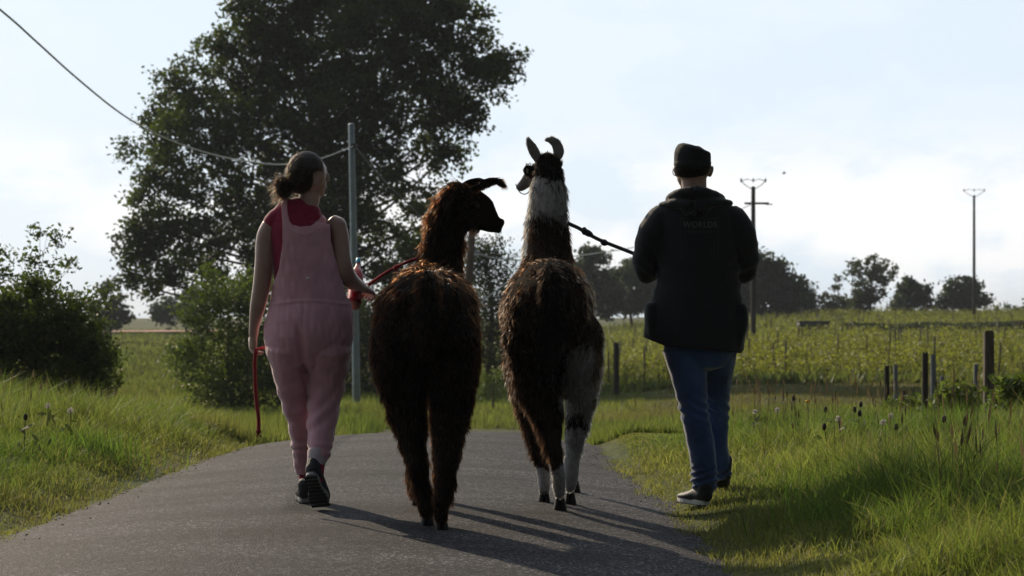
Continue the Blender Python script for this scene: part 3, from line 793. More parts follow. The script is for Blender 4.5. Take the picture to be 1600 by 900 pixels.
# weeds with dark heads and seed clocks in the verge
weed_m = mat('weed_green', (.07, .09, .035), .7, .2, 10, trans=.3, tcol=(1.2, 1.3, .7)); head_m = mat('seed_clock', (.42, .40, .36), .9, .2, 40, trans=.5)
dkh = mat('dark_flower_head', (.06, .05, .045), .9, .2, 40)
WD = [(1335, 640, 14.5, 'dark'), (1343, 655, 14.0, 'dark'), (1310, 660, 13.5, 'pale'), (1392, 650, 13.8, 'pale'), (1288, 672, 12.5, 'dark'), (1400, 667, 12.2, 'dark'), (1380, 660, 12.6, 'pale'), (1475, 655, 12.8, 'dark'), (1508, 660, 12.2, 'dark'),
      (1240, 622, 16.0, 'dark'), (1262, 627, 15.0, 'yellow'), (1290, 640, 14.8, 'dark'), (1215, 640, 15, 'pale'), (1180, 655, 14.2, 'pale'), (75, 640, 15, 'pale'), (110, 655, 14, 'pale'), (40, 660, 13, 'dark'), (1345, 632, 15.5, 'dark')]
where = {1335: 'left of the middle fence posts', 1343: 'a little lower than its twin left of the posts', 1310: 'in the open grass left of the leftmost post', 1392: 'at the foot of the leftmost post', 1288: 'low in the grass right of the man',
         1400: 'below the leftmost fence posts', 1380: 'left of the foot of the leftmost post', 1475: 'below the middle fence posts', 1508: 'below the tall square post', 1240: 'high on the verge right of the man', 1262: 'on the right verge near the brown field',
         1290: 'between the man and the posts', 1215: 'nearer the man on the right verge', 1180: 'just right of the knees of the man', 75: 'on the left verge under the dark bush', 110: 'on the left verge beside the tall tuft', 40: 'at the left edge of the left verge', 1345: 'tallest one left of the posts'}
for i, (px, py, d, kd) in enumerate(WD):
    x0 = (px - 800) / F * d; z0 = gz(x0, d); zt = P(px, py, d).z; zt = max(zt, z0 + .3)
    hm, adj = {'dark': (dkh, 'dark plantain head'), 'pale': (head_m, 'pale fluffy seed clock'), 'yellow': (mat('yellow_petal', (.7, .5, .03), .6, .1, 10, trans=.4), 'small yellow flower')}[kd]
    t = thing('wild_flower', f'{adj} on a stalk {where[px]}', 'flower', (x0, d, z0), 'wild flowers in the verges')
    top = Vector((x0, d, zt)); rr = {'dark': .014, 'pale': .02, 'yellow': .018}[kd]
    part('stalk', Geo().loft([(Vector((x0 + random.uniform(-.04, .04), d, z0 - .02)), .004, .004), (Vector((x0 + random.uniform(-.02, .02), d, (z0 + zt) / 2)), .003, .003), (top, .0025, .0025)], n=5, sub=3), weed_m, t)
    if kd == 'pale':
        rr_ = np.random.default_rng(i); v = rr_.normal(size=(60, 3)); v /= np.linalg.norm(v, axis=1)[:, None]
        part('seed_head', leaf_mesh('seed_head', np.array(top) + v * rr * rr_.uniform(.5, 1, (60, 1)), .014, rr_, np.full((60, 3), .4)), head_m, t)
    else:
        part('flower_head', Geo().ell(top, rr, rr, rr * (1.6 if kd == 'dark' else .6), nu=10, nv=6), hm, t)
    rr_ = np.random.default_rng(500 + i)
    part('leaves', leaf_mesh('leaves', np.array([x0, d, z0]) + np.abs(rr_.normal(size=(14, 3))) * [.05, .05, .08] * rr_.choice([-1, 1], (14, 3)) * [1, 1, 0] + np.array([0, 0, 1]) * rr_.uniform(.02, .25, (14, 1)), .09, rr_, np.full((14, 3), .08), asp=.3), weed_m, t)

# ------------------------------------------------------------------ fur
def fur(me, n, length, width, comb, colf, seed, keepf=None, curl=.35, lift=.45, seg=3, clump=.6, tipk=(.35, .35, .65, .65, 1.3, 1.3, 2.6)):  # tipk lightens root to tip: bleached ends, raised to put rim light in the colour
    """tapered locks rooted on the body mesh; length/colf are functions of the root positions"""
    r = np.random.default_rng(seed)
    me.calc_loop_triangles()
    T = np.empty(len(me.loop_triangles) * 3, dtype=np.int32); me.loop_triangles.foreach_get('vertices', T); T = T.reshape(-1, 3)
    co = vco(me); no = vno(me)
    a, b_, c = co[T[:, 0]], co[T[:, 1]], co[T[:, 2]]
    ar = np.linalg.norm(np.cross(b_ - a, c - a), axis=1); p = ar / ar.sum()
    f = r.choice(len(T), n, p=p); u = r.random((n, 1)); v = r.random((n, 1)); fl = (u + v) > 1; u = np.where(fl, 1 - u, u); v = np.where(fl, 1 - v, v)
    root = a[f] * (1 - u - v) + b_[f] * u + c[f] * v
    nn = no[T[f, 0]]
    L = length(root) * r.uniform(.55, 1.25, n); W_ = width * r.uniform(.6, 1.4, n)
    k = L > .004
    if keepf is not None: k &= keepf(root, nn)
    root, nn, L, W_ = root[k], nn[k], L[k], W_[k]; n = len(root)
    cb = comb(root, nn); cb = cb - nn * (cb * nn).sum(1)[:, None] * .8; cb /= np.linalg.norm(cb, axis=1)[:, None] + 1e-6
    cl = np.stack([sn(root, 26, 900), sn(root, 26, 901), sn(root, 26, 902)], -1) * clump + np.stack([sn(root, 70, 903), sn(root, 70, 904), sn(root, 70, 905)], -1) * clump * .5
    d0 = nn * lift + cb * .8 + cl * .6 + r.normal(size=(n, 3)) * .12; d0 /= np.linalg.norm(d0, axis=1)[:, None]
    d1 = d0 + cb * .5 + np.array([0, 0, -.35]) + r.normal(size=(n, 3)) * curl; d1 /= np.linalg.norm(d1, axis=1)[:, None]
    d2 = d1 + np.array([0, 0, -.3]) + r.normal(size=(n, 3)) * curl; d2 /= np.linalg.norm(d2, axis=1)[:, None]
    p0 = root - nn * .004; p1 = p0 + d0 * L[:, None] * .36; p2 = p1 + d1 * L[:, None] * .34; p3 = p2 + d2 * L[:, None] * .30
    s = np.cross(d0, r.normal(size=(n, 3))); s /= np.linalg.norm(s, axis=1)[:, None] + 1e-6
    w = W_[:, None] / 2
    V = np.stack([p0 - s * w, p0 + s * w, p1 + s * w * .95, p1 - s * w * .95, p2 + s * w * .65, p2 - s * w * .65, p3], 1).reshape(-1, 3)
    o = np.arange(n)[:, None] * 7
    col = colf(root, r)
    return npmesh('fleece', V, quads=np.concatenate([o + np.array([[0, 1, 2, 3]]), o + np.array([[3, 2, 4, 5]])]), tris=o + np.array([[5, 4, 6]]), col=(col[:, None, :] * np.array(tipk)[None, :, None]).reshape(-1, 3), smooth_=True)

wool_m = mat('llama_wool', (.05, .02, .01), rough=.42, vary=.1, scale=40, attr=True, trans=.5, tcol=(6, 5, 4), spec=.3, fwd=.50, fcol=(52, 46, 34), fmax=(.86, .60, .40))
wool2_m = mat('llama_wool_pale', (.05, .02, .01), rough=.75, vary=.1, scale=40, attr=True, trans=.5, tcol=(2.2, 2.1, 2.0), spec=.3, fwd=.40, fcol=(17, 15.5, 13.5), fmax=(.84, .83, .82))
skin_dark = mat('hide', (.03, .02, .016), rough=.95, vary=.15, scale=30, attr=True, spec=0.02)
hoof_m = mat('hoof', (.025, .02, .018), .6, .2, 20)
eye_m = mat('dark_eye', (.01, .008, .008), .08, 0, 5, spec=.6)

def paint(me, col):
    c = np.ones((len(me.vertices), 4), dtype=np.float32); c[:, :3] = col
    a = me.color_attributes.new('Col', 'FLOAT_COLOR', 'POINT'); a.data.foreach_set('color', c.ravel())

def foot(t, px, py, d, w=.05):
    """two-toed padded foot on the road"""
    c = P(px, py, d); z = gz(c.x, d, road=True) + .004
    g = Geo()
    for s_ in (-1, 1):
        X0 = c.x + s_ * w * .14
        g.loft([(Vector((X0 + s_ * w * .05, d + .008, z + .001)), w * .22, .040), (Vector((X0 + s_ * w * .03, d + .004, z + .018)), w * .20, .036), (Vector((X0, d, z + .038)), w * .17, .028), (Vector((X0 - s_ * w * .03, d - .004, z + .062)), w * .15, .022)], n=14, sub=3, cap=False)
    part('hoof', g, hoof_m, t)

# ---- llama 1: dark brown, head turned right
D0 = 9.55
t = thing('llama', 'dark brown woolly llama with its head turned to the right, nearest the woman', 'llama', P(672, 815, 9.7))
t.location.z = gz(t.location.x, 9.7, road=True)
g = Geo()
q = lambda px, py, d, rx, ry: (P(px, py, d), rx, ry)
g.loft([q(668, 520, 9.30, .10, .12), q(667, 512, 9.38, .185, .19), q(666, 508, 9.55, .222, .235), q(667, 506, 9.85, .235, .25), q(672, 500, 10.2, .22, .25), q(678, 492, 10.45, .19, .235), q(683, 480, 10.6, .13, .18)], n=28, sub=4)
# thighs / legs
g.loft([q(628, 520, 9.45, .125, .17), q(628, 580, 9.48, .125, .16), q(637, 640, 9.50, .083, .105), q(646, 690, 9.43, .056, .07), q(655, 735, 9.36, .044, .05), q(663, 780, 9.40, .034, .036), q(667, 800, 9.42, .032, .036)], n=18, sub=4)
g.loft([q(706, 520, 9.42, .125, .17), q(708, 580, 9.42, .12, .16), q(705, 640, 9.40, .082, .105), q(700, 690, 9.28, .058, .07), q(697, 740, 9.20, .046, .05), q(691, 785, 9.24, .034, .036), q(689, 808, 9.26, .032, .036)], n=18, sub=4)
g.loft([q(648, 540, 10.35, .095, .14), q(645, 620, 10.36, .07, .09), q(645, 690, 10.38, .05, .058), q(648, 745, 10.38, .04, .042), q(651, 776, 10.38, .032, .034)], n=16, sub=4)
g.loft([q(700, 540, 10.6, .095, .13), q(694, 620, 10.62, .07, .085), q(690, 690, 10.62, .05, .052), q(688, 740, 10.62, .036, .038), q(688, 770, 10.62, .032, .034)], n=16, sub=4)
# neck
g.loft([q(676, 470, 10.35, .15, .17), q(684, 430, 10.48, .12, .14), q(690, 390, 10.52, .102, .12), q(697, 350, 10.50, .092, .105), q(709, 318, 10.47, .082, .09), q(722, 305, 10.45, .070, .075)], n=20, sub=4)
# head, profile to the right
g.loft([q(710, 320, 10.46, .064, .088), q(728, 327, 10.45, .062, .106), q(744, 331, 10.45, .056, .100), q(759, 342, 10.45, .043, .066), q(771, 351, 10.45, .035, .044), q(779, 354, 10.45, .028, .028)], n=20, sub=4, hint=(0, 1, 0))
g.ell(P(741, 311, 10.45), .052, .05, .054)
g.ell(P(784, 347, 10.45), .015, .024, .014)
g.ell(P(780, 362, 10.45), .016, .020, .011)
for ys_ in (-.048, .048): g.ell(P(747, 318, 10.45 + ys_), .024, .014, .016)
me = g.remesh('body', .011, it=5)
v0 = vco(me)
N0 = vno(me); setco(me, v0 + N0 * (.008 * sn(v0, 14, 1))[:, None])
cbase = np.array([.010, .006, .004])
paint(me, np.tile(cbase, (len(me.vertices), 1)))
def px_of(p): return 800 + p[:, 0] / p[:, 1] * F, HY - (p[:, 2] - CAMH) / p[:, 1] * F
def len1(p):
    X_, Y_ = px_of(p)
    L = np.full(len(p), .040)
    L = np.where((Y_ < 470), .064, L)
    L = np.where((Y_ < 340) & (X_ > 722), .030, L)
    L = np.where((X_ > 752) & (Y_ < 372), .007, L)
    L = np.where((X_ > 766) & (Y_ < 372), .0, L)
    L = np.where(Y_ > 610, .045, L)
    L = np.where(Y_ > 785, .026, L)
    return L
def comb1(p, n_):
    X_, Y_ = px_of(p)
    c = np.tile(np.array([0, -.45, -.8]), (len(p), 1))
    c[Y_ > 600] = [0, 0, -1]
    nk = (Y_ < 420)
    c[nk] = [-.35, -.1, -.6]
    c[(Y_ < 345) & (X_ > 715)] = [-.7, 0, .1]
    return c
def col1(p, r_):
    t_ = np.clip(.35 + .4 * sn(p, 12, 77) + .2 * r_.normal(size=len(p)), 0, 1)[:, None]
    return (np.array([.0065, .0042, .0032]) * (1 - t_) + np.array([.0135, .0072, .0045]) * t_) * r_.uniform(.7, 1.3, (len(p), 1))
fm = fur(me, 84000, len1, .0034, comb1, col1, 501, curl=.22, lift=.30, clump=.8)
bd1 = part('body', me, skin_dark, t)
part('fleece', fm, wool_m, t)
# ears laid out to the right, banana shaped with tufted tips
for (pts, dd) in (([(718, 296, .026), (732, 287, .032), (748, 283, .028), (760, 284, .012)], 10.52), ([(738, 297, .026), (754, 288, .034), (768, 283, .030), (778, 283, .020), (783, 287, .008)], 10.38)):
    g = Geo().loft([(P(a, b, dd), .010, c * .62) for a, b, c in pts], n=14, sub=4, hint=(0, 1, 0))
    me = g.remesh('ear', .004, it=2)
    paint(me, np.tile(cbase, (len(me.vertices), 1)))
    ff = fur(me, 2600, lambda p: np.where(px_of(p)[0] > 774, .042, .016), .0026, lambda p, n_: np.tile(np.array([.8, 0, -.35]), (len(p), 1)), col1, 502, curl=.3)
    e_ = part('ear', me, skin_dark, t); part('fleece', ff, wool_m, t, e_)
part('eye', Geo().ell(P(747, 322, 10.392), .011, .007, .011, nu=12, nv=8), eye_m, t)
part('nostril', Geo().ell(P(783, 349, 10.435), .006, .006, .004, nu=8, nv=6), eye_m, t)
# tail
g = Geo().loft([q(668, 432, 9.36, .03, .03), q(668, 455, 9.27, .04, .035), q(668, 500, 9.22, .045, .035), q(668, 535, 9.24, .03, .025)], n=12, sub=3)
me = g.remesh('tail', .01, it=2); paint(me, np.tile(cbase, (len(me.vertices), 1)))
ff = fur(me, 5000, lambda p: np.full(len(p), .06), .004, lambda p, n_: np.tile(np.array([0, -.1, -1.]), (len(p), 1)), col1, 503)
tl = part('tail', me, skin_dark, t); part('fleece', ff, wool_m, t, tl)
foot(t, 668, 812, 9.43, .075); foot(t, 690, 820, 9.27, .075); foot(t, 652, 790, 10.38, .07); foot(t, 688, 780, 10.62, .07)

# ---- llama 2: brown and white, seen from behind, head up
t = thing('llama', 'brown llama with white neck band, white leg and raised white ears, walking beside the man', 'llama', P(868, 785, 10.9))
t.location.z = gz(t.location.x, 10.9, road=True)
g = Geo()
g.loft([q(856, 505, 10.40, .10, .12), q(856, 497, 10.50, .185, .20), q(856, 490, 10.70, .225, .26), q(857, 488, 11.0, .235, .27), q(857, 485, 11.35, .215, .26), q(856, 478, 11.6, .18, .23), q(855, 468, 11.75, .12, .17)], n=28, sub=4)
# near hind leg (brown, white cannon)
g.loft([q(828, 520, 10.6, .135, .18), q(838, 590, 10.62, .12, .155), q(853, 640, 10.62, .085, .10), q(862, 690, 10.50, .052, .062), q(870, 730, 10.42, .037, .042), q(875, 772, 10.50, .032, .035)], n=18, sub=4)
# right hind leg (white)
g.loft([q(902, 520, 10.65, .125, .17), q(908, 580, 10.7, .10, .14), q(906, 640, 10.85, .066, .085), q(898, 690, 10.86, .046, .05), q(893, 730, 10.85, .036, .038), q(891, 762, 10.90, .031, .033)], n=18, sub=4)
# front legs
g.loft([q(812, 560, 11.15, .085, .12), q(822, 630, 11.1, .062, .075), q(838, 690, 11.0, .042, .046), q(848, 735, 10.95, .033, .035), q(850, 766, 10.92, .030, .032)], n=16, sub=4)
g.loft([q(900, 560, 11.6, .08, .12), q(904, 630, 11.65, .05, .06), q(900, 690, 11.7, .036, .04), q(897, 735, 11.7, .027, .028)], n=16, sub=4)
# neck + head
g.loft([q(856, 460, 11.55, .16, .18), q(855, 415, 11.68, .14, .155), q(855, 375, 11.75, .118, .125), q(855, 335, 11.78, .106, .11), q(856, 300, 11.80, .098, .10), q(857, 270, 11.82, .082, .088), q(858, 255, 11.84, .07, .075)], n=20, sub=4)
g.ell(P(857, 262, 11.86), .078, .085, .072)
# muzzle towards the left and away
g.loft([q(850, 265, 11.88, .055, .06), q(832, 275, 12.0, .042, .046), q(819, 287, 12.06, .033, .036), q(812, 293, 12.1, .028, .028)], n=16, sub=4, hint=(0, 1, 0))
g.ell(P(824, 266, 11.92), .022, .024, .032)
me = g.remesh('body', .011, it=5)
v0 = vco(me); N0 = vno(me); setco(me, v0 + N0 * (.008 * sn(v0, 14, 2))[:, None])
BR, WH, DK = np.array([.026, .017, .012]), np.array([.28, .275, .27]), np.array([.010, .008, .007])
def col2(p, r_=None, root=True):
    X_, Y_ = px_of(p); n_ = len(p)
    jx = 10 * sn(p, 18, 61); jy = 14 * sn(p, 22, 62)
    if r_ is not None: jx = jx + r_.normal(size=n_) * 2.5; jy = jy + r_.normal(size=n_) * 9
    c = np.tile(BR, (n_, 1)).astype(float)
    up = Y_ < 400
    head = Y_ + jy < 283
    c[up & head] = DK
    c[up & ~head & (Y_ + jy < 338)] = WH * 1.1
    c[up & (Y_ + jy >= 338)] = BR * .8
    c[up & (X_ + jx * .4 < 824) & (p[:, 1] < 11.9)] = WH * 1.1
    c[(Y_ < 320) & (X_ < 826) & (p[:, 1] > 11.95)] = WH * .55
    # body: greyer right flank, dark centre
    body = ~up
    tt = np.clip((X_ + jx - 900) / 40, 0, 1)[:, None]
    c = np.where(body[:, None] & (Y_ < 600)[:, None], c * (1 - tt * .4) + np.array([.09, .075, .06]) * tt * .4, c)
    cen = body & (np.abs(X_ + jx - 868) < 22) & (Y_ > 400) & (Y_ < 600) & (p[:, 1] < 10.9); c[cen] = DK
    # white right hind leg and inner thigh
    wl_ = body & (X_ + jx > 878) & (Y_ + jy > 545) & (p[:, 1] < 11.2)
    c[wl_] = WH * 1.15
    sp_ = wl_ & (np.abs(Y_ + jy - 657) < 11) & (X_ < 916); c[sp_] = DK
    wr = body & (X_ + jx > 928) & (Y_ > 540) & (Y_ < 640); c[wr] = np.array([.13, .09, .06])
    # front legs brown, feet white
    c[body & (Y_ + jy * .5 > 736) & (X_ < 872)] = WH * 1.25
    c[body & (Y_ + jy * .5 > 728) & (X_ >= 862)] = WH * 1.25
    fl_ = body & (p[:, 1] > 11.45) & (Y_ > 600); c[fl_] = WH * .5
    if r_ is not None:
        gr = r_.random(n_) < np.where(X_ < 806, .25, .07)
        c[gr & (Y_ > 400) & (Y_ < 640)] = np.array([.22, .18, .15])
        c = c * r_.uniform(.7, 1.35, (n_, 1))
    return np.clip(c, .004, .7)
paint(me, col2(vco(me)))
def len2(p):
    X_, Y_ = px_of(p); L = np.full(len(p), .042)
    L = np.where(Y_ < 400, .050, L); L = np.where((Y_ < 283), .030, L)
    L = np.where((Y_ < 320) & (p[:, 1] > 11.93) & (X_ < 832), .008, L)
    L = np.where((Y_ > 560), .050, L); L = np.where((Y_ > 715), .017, L)
    L = np.where((Y_ > 600) & (X_ > 876) & (Y_ < 715), .038, L)
    return L
def comb2(p, n_):
    X_, Y_ = px_of(p); c = np.tile(np.array([0, -.4, -.8]), (len(p), 1)); c[Y_ > 600] = [0, 0, -1]; c[Y_ < 400] = [0, -.1, -.6]; c[Y_ < 262] = [0, -.2, .6]
    return c
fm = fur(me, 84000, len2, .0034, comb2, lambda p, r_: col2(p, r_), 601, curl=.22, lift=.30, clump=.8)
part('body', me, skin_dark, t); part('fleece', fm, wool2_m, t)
for pts in ([(843, 252, .022), (835, 238, .027), (829, 226, .022), (825, 217, .010)], [(868, 250, .022), (873, 238, .028), (869, 225, .026), (860, 219, .018), (853, 219, .008)]):
    g = Geo().loft([(P(a, b, 11.84), c * 1.1, .010) for a, b, c in pts], n=14, sub=4, hint=(1, 0, 0))
    me = g.remesh('ear', .004, it=2)
    paint(me, np.tile(WH * .75, (len(me.vertices), 1)))
    ff = fur(me, 1800, lambda p: np.full(len(p), .014), .0026, lambda p, n_: np.tile(np.array([0, 0, 1.]), (len(p), 1)), lambda p, r_: np.tile(WH * .75, (len(p), 1)) * r_.uniform(.6, 1.2, (len(p), 1)), 602, curl=.2)
    e_ = part('ear', me, skin_dark, t); part('fleece', ff, wool2_m, t, e_)
part('eye', Geo().ell(P(820, 266, 11.93), .010, .013, .014, nu=12, nv=8), eye_m, t)
g = Geo(); rp = [P(806, 288, 12.05), P(812, 300, 12.0), P(822, 303, 11.94), P(832, 292, 11.9), P(838, 276, 11.83)]
tube(g, rope_curve(rp, 16), .003); part('halter', g, mat('halter_webbing', (.03, .028, .03), .7, .2, 20), t)
g = Geo().loft([q(858, 420, 10.48, .03, .03), q(860, 450, 10.36, .045, .04), q(862, 500, 10.31, .05, .04), q(862, 548, 10.33, .03, .025)], n=12, sub=3)
me = g.remesh('tail', .01, it=2); paint(me, np.tile(DK, (len(me.vertices), 1)))
ff = fur(me, 5000, lambda p: np.full(len(p), .065), .004, lambda p, n_: np.tile(np.array([0, -.1, -1.]), (len(p), 1)), lambda p, r_: np.tile(DK, (len(p), 1)) * r_.uniform(.7, 2.2, (len(p), 1)), 603)
tl = part('tail', me, skin_dark, t); part('fleece', ff, wool2_m, t, tl)
foot(t, 875, 787, 10.52, .085); foot(t, 891, 772, 10.92, .08); foot(t, 850, 776, 10.94, .08); foot(t, 898, 752, 11.72, .08)

# ------------------------------------------------------------------ people
skin_m = mat('skin', (.40, .25, .20), .42, .1, 20, spec=.5, sheen=.7)
skin2_m = mat('tanned_skin', (.36, .22, .17), .45, .1, 20, spec=.5, sheen=.5)

def wrinkle(me, amp, seed, sc=(14, 14, 9), fine=.35):
    v = vco(me); n_ = vno(me)
    d_ = amp * sn(v * np.array(sc), 1.0, seed) + amp * fine * sn(v * np.array(sc) * 2.9, 1.0, seed + 1)
    setco(me, v + n_ * d_[:, None])

def fingers(g, wrist, pdir, pnorm, size=.085, curl=.9, thumb=1, spread=.10, rad=.0085, palm_w=.040):
    """palm with four curled unequal fingers and a thumb from the side"""
    w = Vector(wrist); f = Vector(pdir).normalized(); nrm = (Vector(pnorm) - f * f.dot(Vector(pnorm))).normalized(); s_ = f.cross(nrm).normalized() * thumb
    g.loft([(w, palm_w * .62, .018), (w + f * size * .5, palm_w, .017), (w + f * size, palm_w * .98, .014)], n=16, sub=3, hint=tuple(s_))
    for k, (o, L) in enumerate(((1.0, .072), (.36, .08), (-.30, .075), (-.92, .06))):
        b0 = w + f * size * .92 + s_ * o * palm_w * .80
        a = 0; p_ = b0; pts_ = [p_]; dirv = f + s_ * o * spread
        for j, fr in enumerate((.42, .32, .26)):
            a += curl * (.55 + .25 * j); dv = (dirv.normalized() * math.cos(a) + nrm * math.sin(a))
            p_ = p_ + dv * L * fr; pts_.append(p_)
        g.loft([(pp, rad * rr_, rad * rr_) for pp, rr_ in zip(pts_, (1.05, 1, .92, .78))], n=10, sub=2)
    b0 = w + f * size * .25 + s_ * palm_w * .75
    p1 = b0 + (s_ * .7 + f * .7 + nrm * .3).normalized() * .035; p2 = p1 + (f * .8 + nrm * .6).normalized() * .028
    g.loft([(b0, .012, .012), (p1, .0105, .0105), (p2, .0085, .0085)], n=10, sub=2)

def clip_boundary(me, poly_fn):
    """delete faces where poly_fn(centre) is False"""
    bm = bmesh.new(); bm.from_mesh(me)
    dl = [f for f in bm.faces if not poly_fn(f.calc_center_median())]
    bmesh.ops.delete(bm, geom=dl, context='FACES')
    bm.to_mesh(me); bm.free()

def inpoly(x, y, poly):
    ins = False; j = len(poly) - 1
    for i in range(len(poly)):
        xi, yi = poly[i]; xj, yj = poly[j]
        if (yi > y) != (yj > y) and x < (xj - xi) * (y - yi) / (yj - yi) + xi: ins = not ins
        j = i
    return ins
def snap_poly(me, poly, lim, pxf):
    bm = bmesh.new(); bm.from_mesh(me)
    for v in bm.verts:
        if not v.is_boundary: continue
        X_, Y_, d_ = pxf(v.co)
        best = None
        for i in range(len(poly)):
            ax_, ay_ = poly[i]; bx_, by_ = poly[(i + 1) % len(poly)]
            L2 = (bx_ - ax_) ** 2 + (by_ - ay_) ** 2
            t_ = max(0, min(1, ((X_ - ax_) * (bx_ - ax_) + (Y_ - ay_) * (by_ - ay_)) / L2))
            qx, qy = ax_ + t_ * (bx_ - ax_), ay_ + t_ * (by_ - ay_); dd = math.hypot(X_ - qx, Y_ - qy)
            if best is None or dd < best[0]: best = (dd, qx, qy)
        if best[0] < lim:
            v.co.x = (best[1] - 800) / F * d_; v.co.z = CAMH + (HY - best[2]) / F * d_
    bm.to_mesh(me); bm.free()

# ---- woman
T0 = 10.3
WO = P(488, 800, 10.15); WO.z = gz(WO.x, 10.15, road=True)
t = thing('person', 'woman seen from behind in pink dungarees, hair in a bun, leading the dark brown llama', 'person', WO)
g = Geo()
# torso core + neck + head
g.loft([q(482, 500, T0, .16, .10), q(482, 440, T0, .14, .095), q(476, 390, T0, .125, .085), q(477, 352, T0, .11, .07), q(480, 330, T0, .055, .05), q(483, 310, T0 + .01, .052, .052), q(485, 292, T0 + .02, .050, .052)], n=22, sub=4)
g.ell(P(481, 270, T0), .090, .098, .100)
g.ell(P(489, 284, T0 + .03), .066, .075, .082)
g.ell(P(497, 300, T0 + .04), .032, .035, .030)      # chin
g.loft([q(507, 267, T0 + .03, .012, .012), q(511, 276, T0 + .035, .013, .012), q(512, 282, T0 + .04, .013, .012)], n=10, sub=2)   # nose
g.ell(P(507, 292, T0 + .035), .014, .018, .010)     # lips
g.ell(P(506, 262, T0 + .03), .014, .03, .010)       # brow
for dx, dz, rr_ in ((0, 0, .013), (.001, .012, .010), (-.001, -.012, .009)):   # ear
    c = P(494, 284, T0 - .078); g.ell((c.x + dx, c.y + .006, c.z + dz), .016 if dz == 0 else .012, .010, rr_ * 1.4)
g.loft([q(521, 346, T0, .036, .045), q(528, 354, T0, .044, .05)], n=16, sub=1)
# left arm, hanging
g.loft([q(424, 352, T0, .046, .05), q(416, 372, T0, .049, .052), q(413, 410, T0 - .01, .046, .05), q(409, 445, T0 - .01, .043, .046), q(403, 478, T0 - .01, .038, .04), q(398, 505, T0, .027, .028), q(396, 524, T0, .023, .021)], n=18, sub=4)
fingers(g, P(396, 524, T0), (-.08, .1, -1), (.75, .5, 0), size=.062, curl=.95, thumb=-1, palm_w=.033)
# right arm, bent forward
g.loft([q(526, 350, T0, .046, .05), q(531, 372, T0, .045, .05), q(534, 400, T0 - .01, .043, .048), q(538, 424, T0, .047, .048), q(548, 438, T0 + .07, .041, .042), q(560, 447, T0 + .16, .032, .033), q(566, 450, T0 + .20, .026, .027)], n=18, sub=4)
fingers(g, P(566, 450, T0 + .20), (.45, .75, -.10), (-.6, .1, -.8), size=.066, curl=.95, thumb=1, palm_w=.040, rad=.0095)
body = g.remesh('body', .0056, it=3)
part('body', body, skin_m, t)
part('eye', Geo().ell(P(507.5, 268.5, T0 + .02), .006, .011, .007, nu=10, nv=6), eye_m, t)
# shirt
g = Geo()
def torso(dr, dd=0, z0=0):
    g.loft([q(484, 500 + z0, T0, .190 + dr, .135 + dr), q(484, 475, T0, .180 + dr, .125 + dr), q(481, 450, T0, .164 + dr, .118 + dr), q(477, 420, T0, .156 + dr, .112 + dr), q(473, 385, T0, .154 + dr, .108 + dr),
            q(471, 360, T0, .156 + dr, .102 + dr), q(472, 346, T0, .152 + dr, .088 + dr), q(474, 339, T0, .138 + dr, .078 + dr), q(479, 333, T0, .106 + dr, .066 + dr)], n=32, sub=4)
torso(0)
g.loft([q(480, 336, T0, .07, .064), q(481, 331, T0, .066, .062)], n=24, sub=1)
g.loft([q(455, 334, T0, .04, .045), q(436, 338, T0, .045, .052), q(424, 350, T0, .046, .054)], n=16, sub=3)
sh = g.remesh('shirt', .006, it=3); wrinkle(sh, .0022, 21)
part('shirt', sh, mat('crimson_cotton', (.30, .02, .06), .85, .2, 60, sheen=.8, bump=.2, bscale=300), t)
# dungarees: shell over torso and legs, cut to the bib outline
g = Geo(); torso(.010)
g.loft([q(484, 470, T0, .188, .13), q(484, 500, T0 - .005, .208, .155), q(483, 527, T0 - .01, .210, .163), q(484, 548, T0 - .01, .196, .15)], n=32, sub=4)
g.loft([q(455, 545, T0 - .01, .118, .14), q(454, 580, T0 + .01, .084, .112), q(461, 620, T0 + .06, .070, .088), q(467, 655, T0 + .12, .060, .074), q(472, 690, T0 + .2, .054, .062), q(474, 718, T0 + .27, .05, .058), q(475, 735, T0 + .31, .046, .052)], n=22, sub=4)
g.loft([q(513, 545, T0 - .02, .112, .14), q(511, 580, T0, .096, .118), q(508, 620, T0 - .01, .082, .096), q(504, 655, T0 - .06, .070, .080), q(500, 688, T0 - .13, .059, .066), q(497, 712, T0 - .18, .050, .055)], n=22, sub=4)
ov = g.remesh('dungarees', .006, it=3)
wrinkle(ov, .0060, 31, sc=(16, 16, 11), fine=.45)
v = vco(ov); n_ = vno(ov)      # folds behind the knees and a seat crease
X_ = 800 + v[:, 0] / v[:, 1] * F; Y_ = HY - (v[:, 2] - CAMH) / v[:, 1] * F
fold = .005 * np.sin((Y_ + .8 * X_) * .17 + 3.2 * sn(v, 9, 44)) * np.exp(-((Y_ - 640) / 42) ** 2) + .004 * np.sin((Y_ - .9 * X_) * .15 + 3 * sn(v, 7, 45)) * np.exp(-((Y_ - 575) / 28) ** 2)
fold += .003 * np.sin(Y_ * .4 + 3 * sn(v, 8, 46)) * np.exp(-((Y_ - 705) / 18) ** 2)
crease = -.024 * np.exp(-((X_ - (469 + (Y_ - 535) * .13)) / 6) ** 2) * smooth(495, 535, Y_) * (1 - smooth(588, 606, Y_))
seam = .004 * np.exp(-((Y_ - (473 - 3 * np.cos((X_ - 484) / 22))) / 2.2) ** 2)
seam += .0035 * np.exp(-((Y_ - (367 - .02 * (X_ - 474) ** 2)) / 1.8) ** 2) * (np.abs(X_ - 474) < 24) + .003 * np.exp(-((X_ - 470) / 1.6) ** 2) * smooth(478, 484, Y_) * (1 - smooth(530, 545, Y_))
back = (n_[:, 1] < -.1)
setco(ov, v + n_ * (fold + (crease + seam) * back)[:, None])
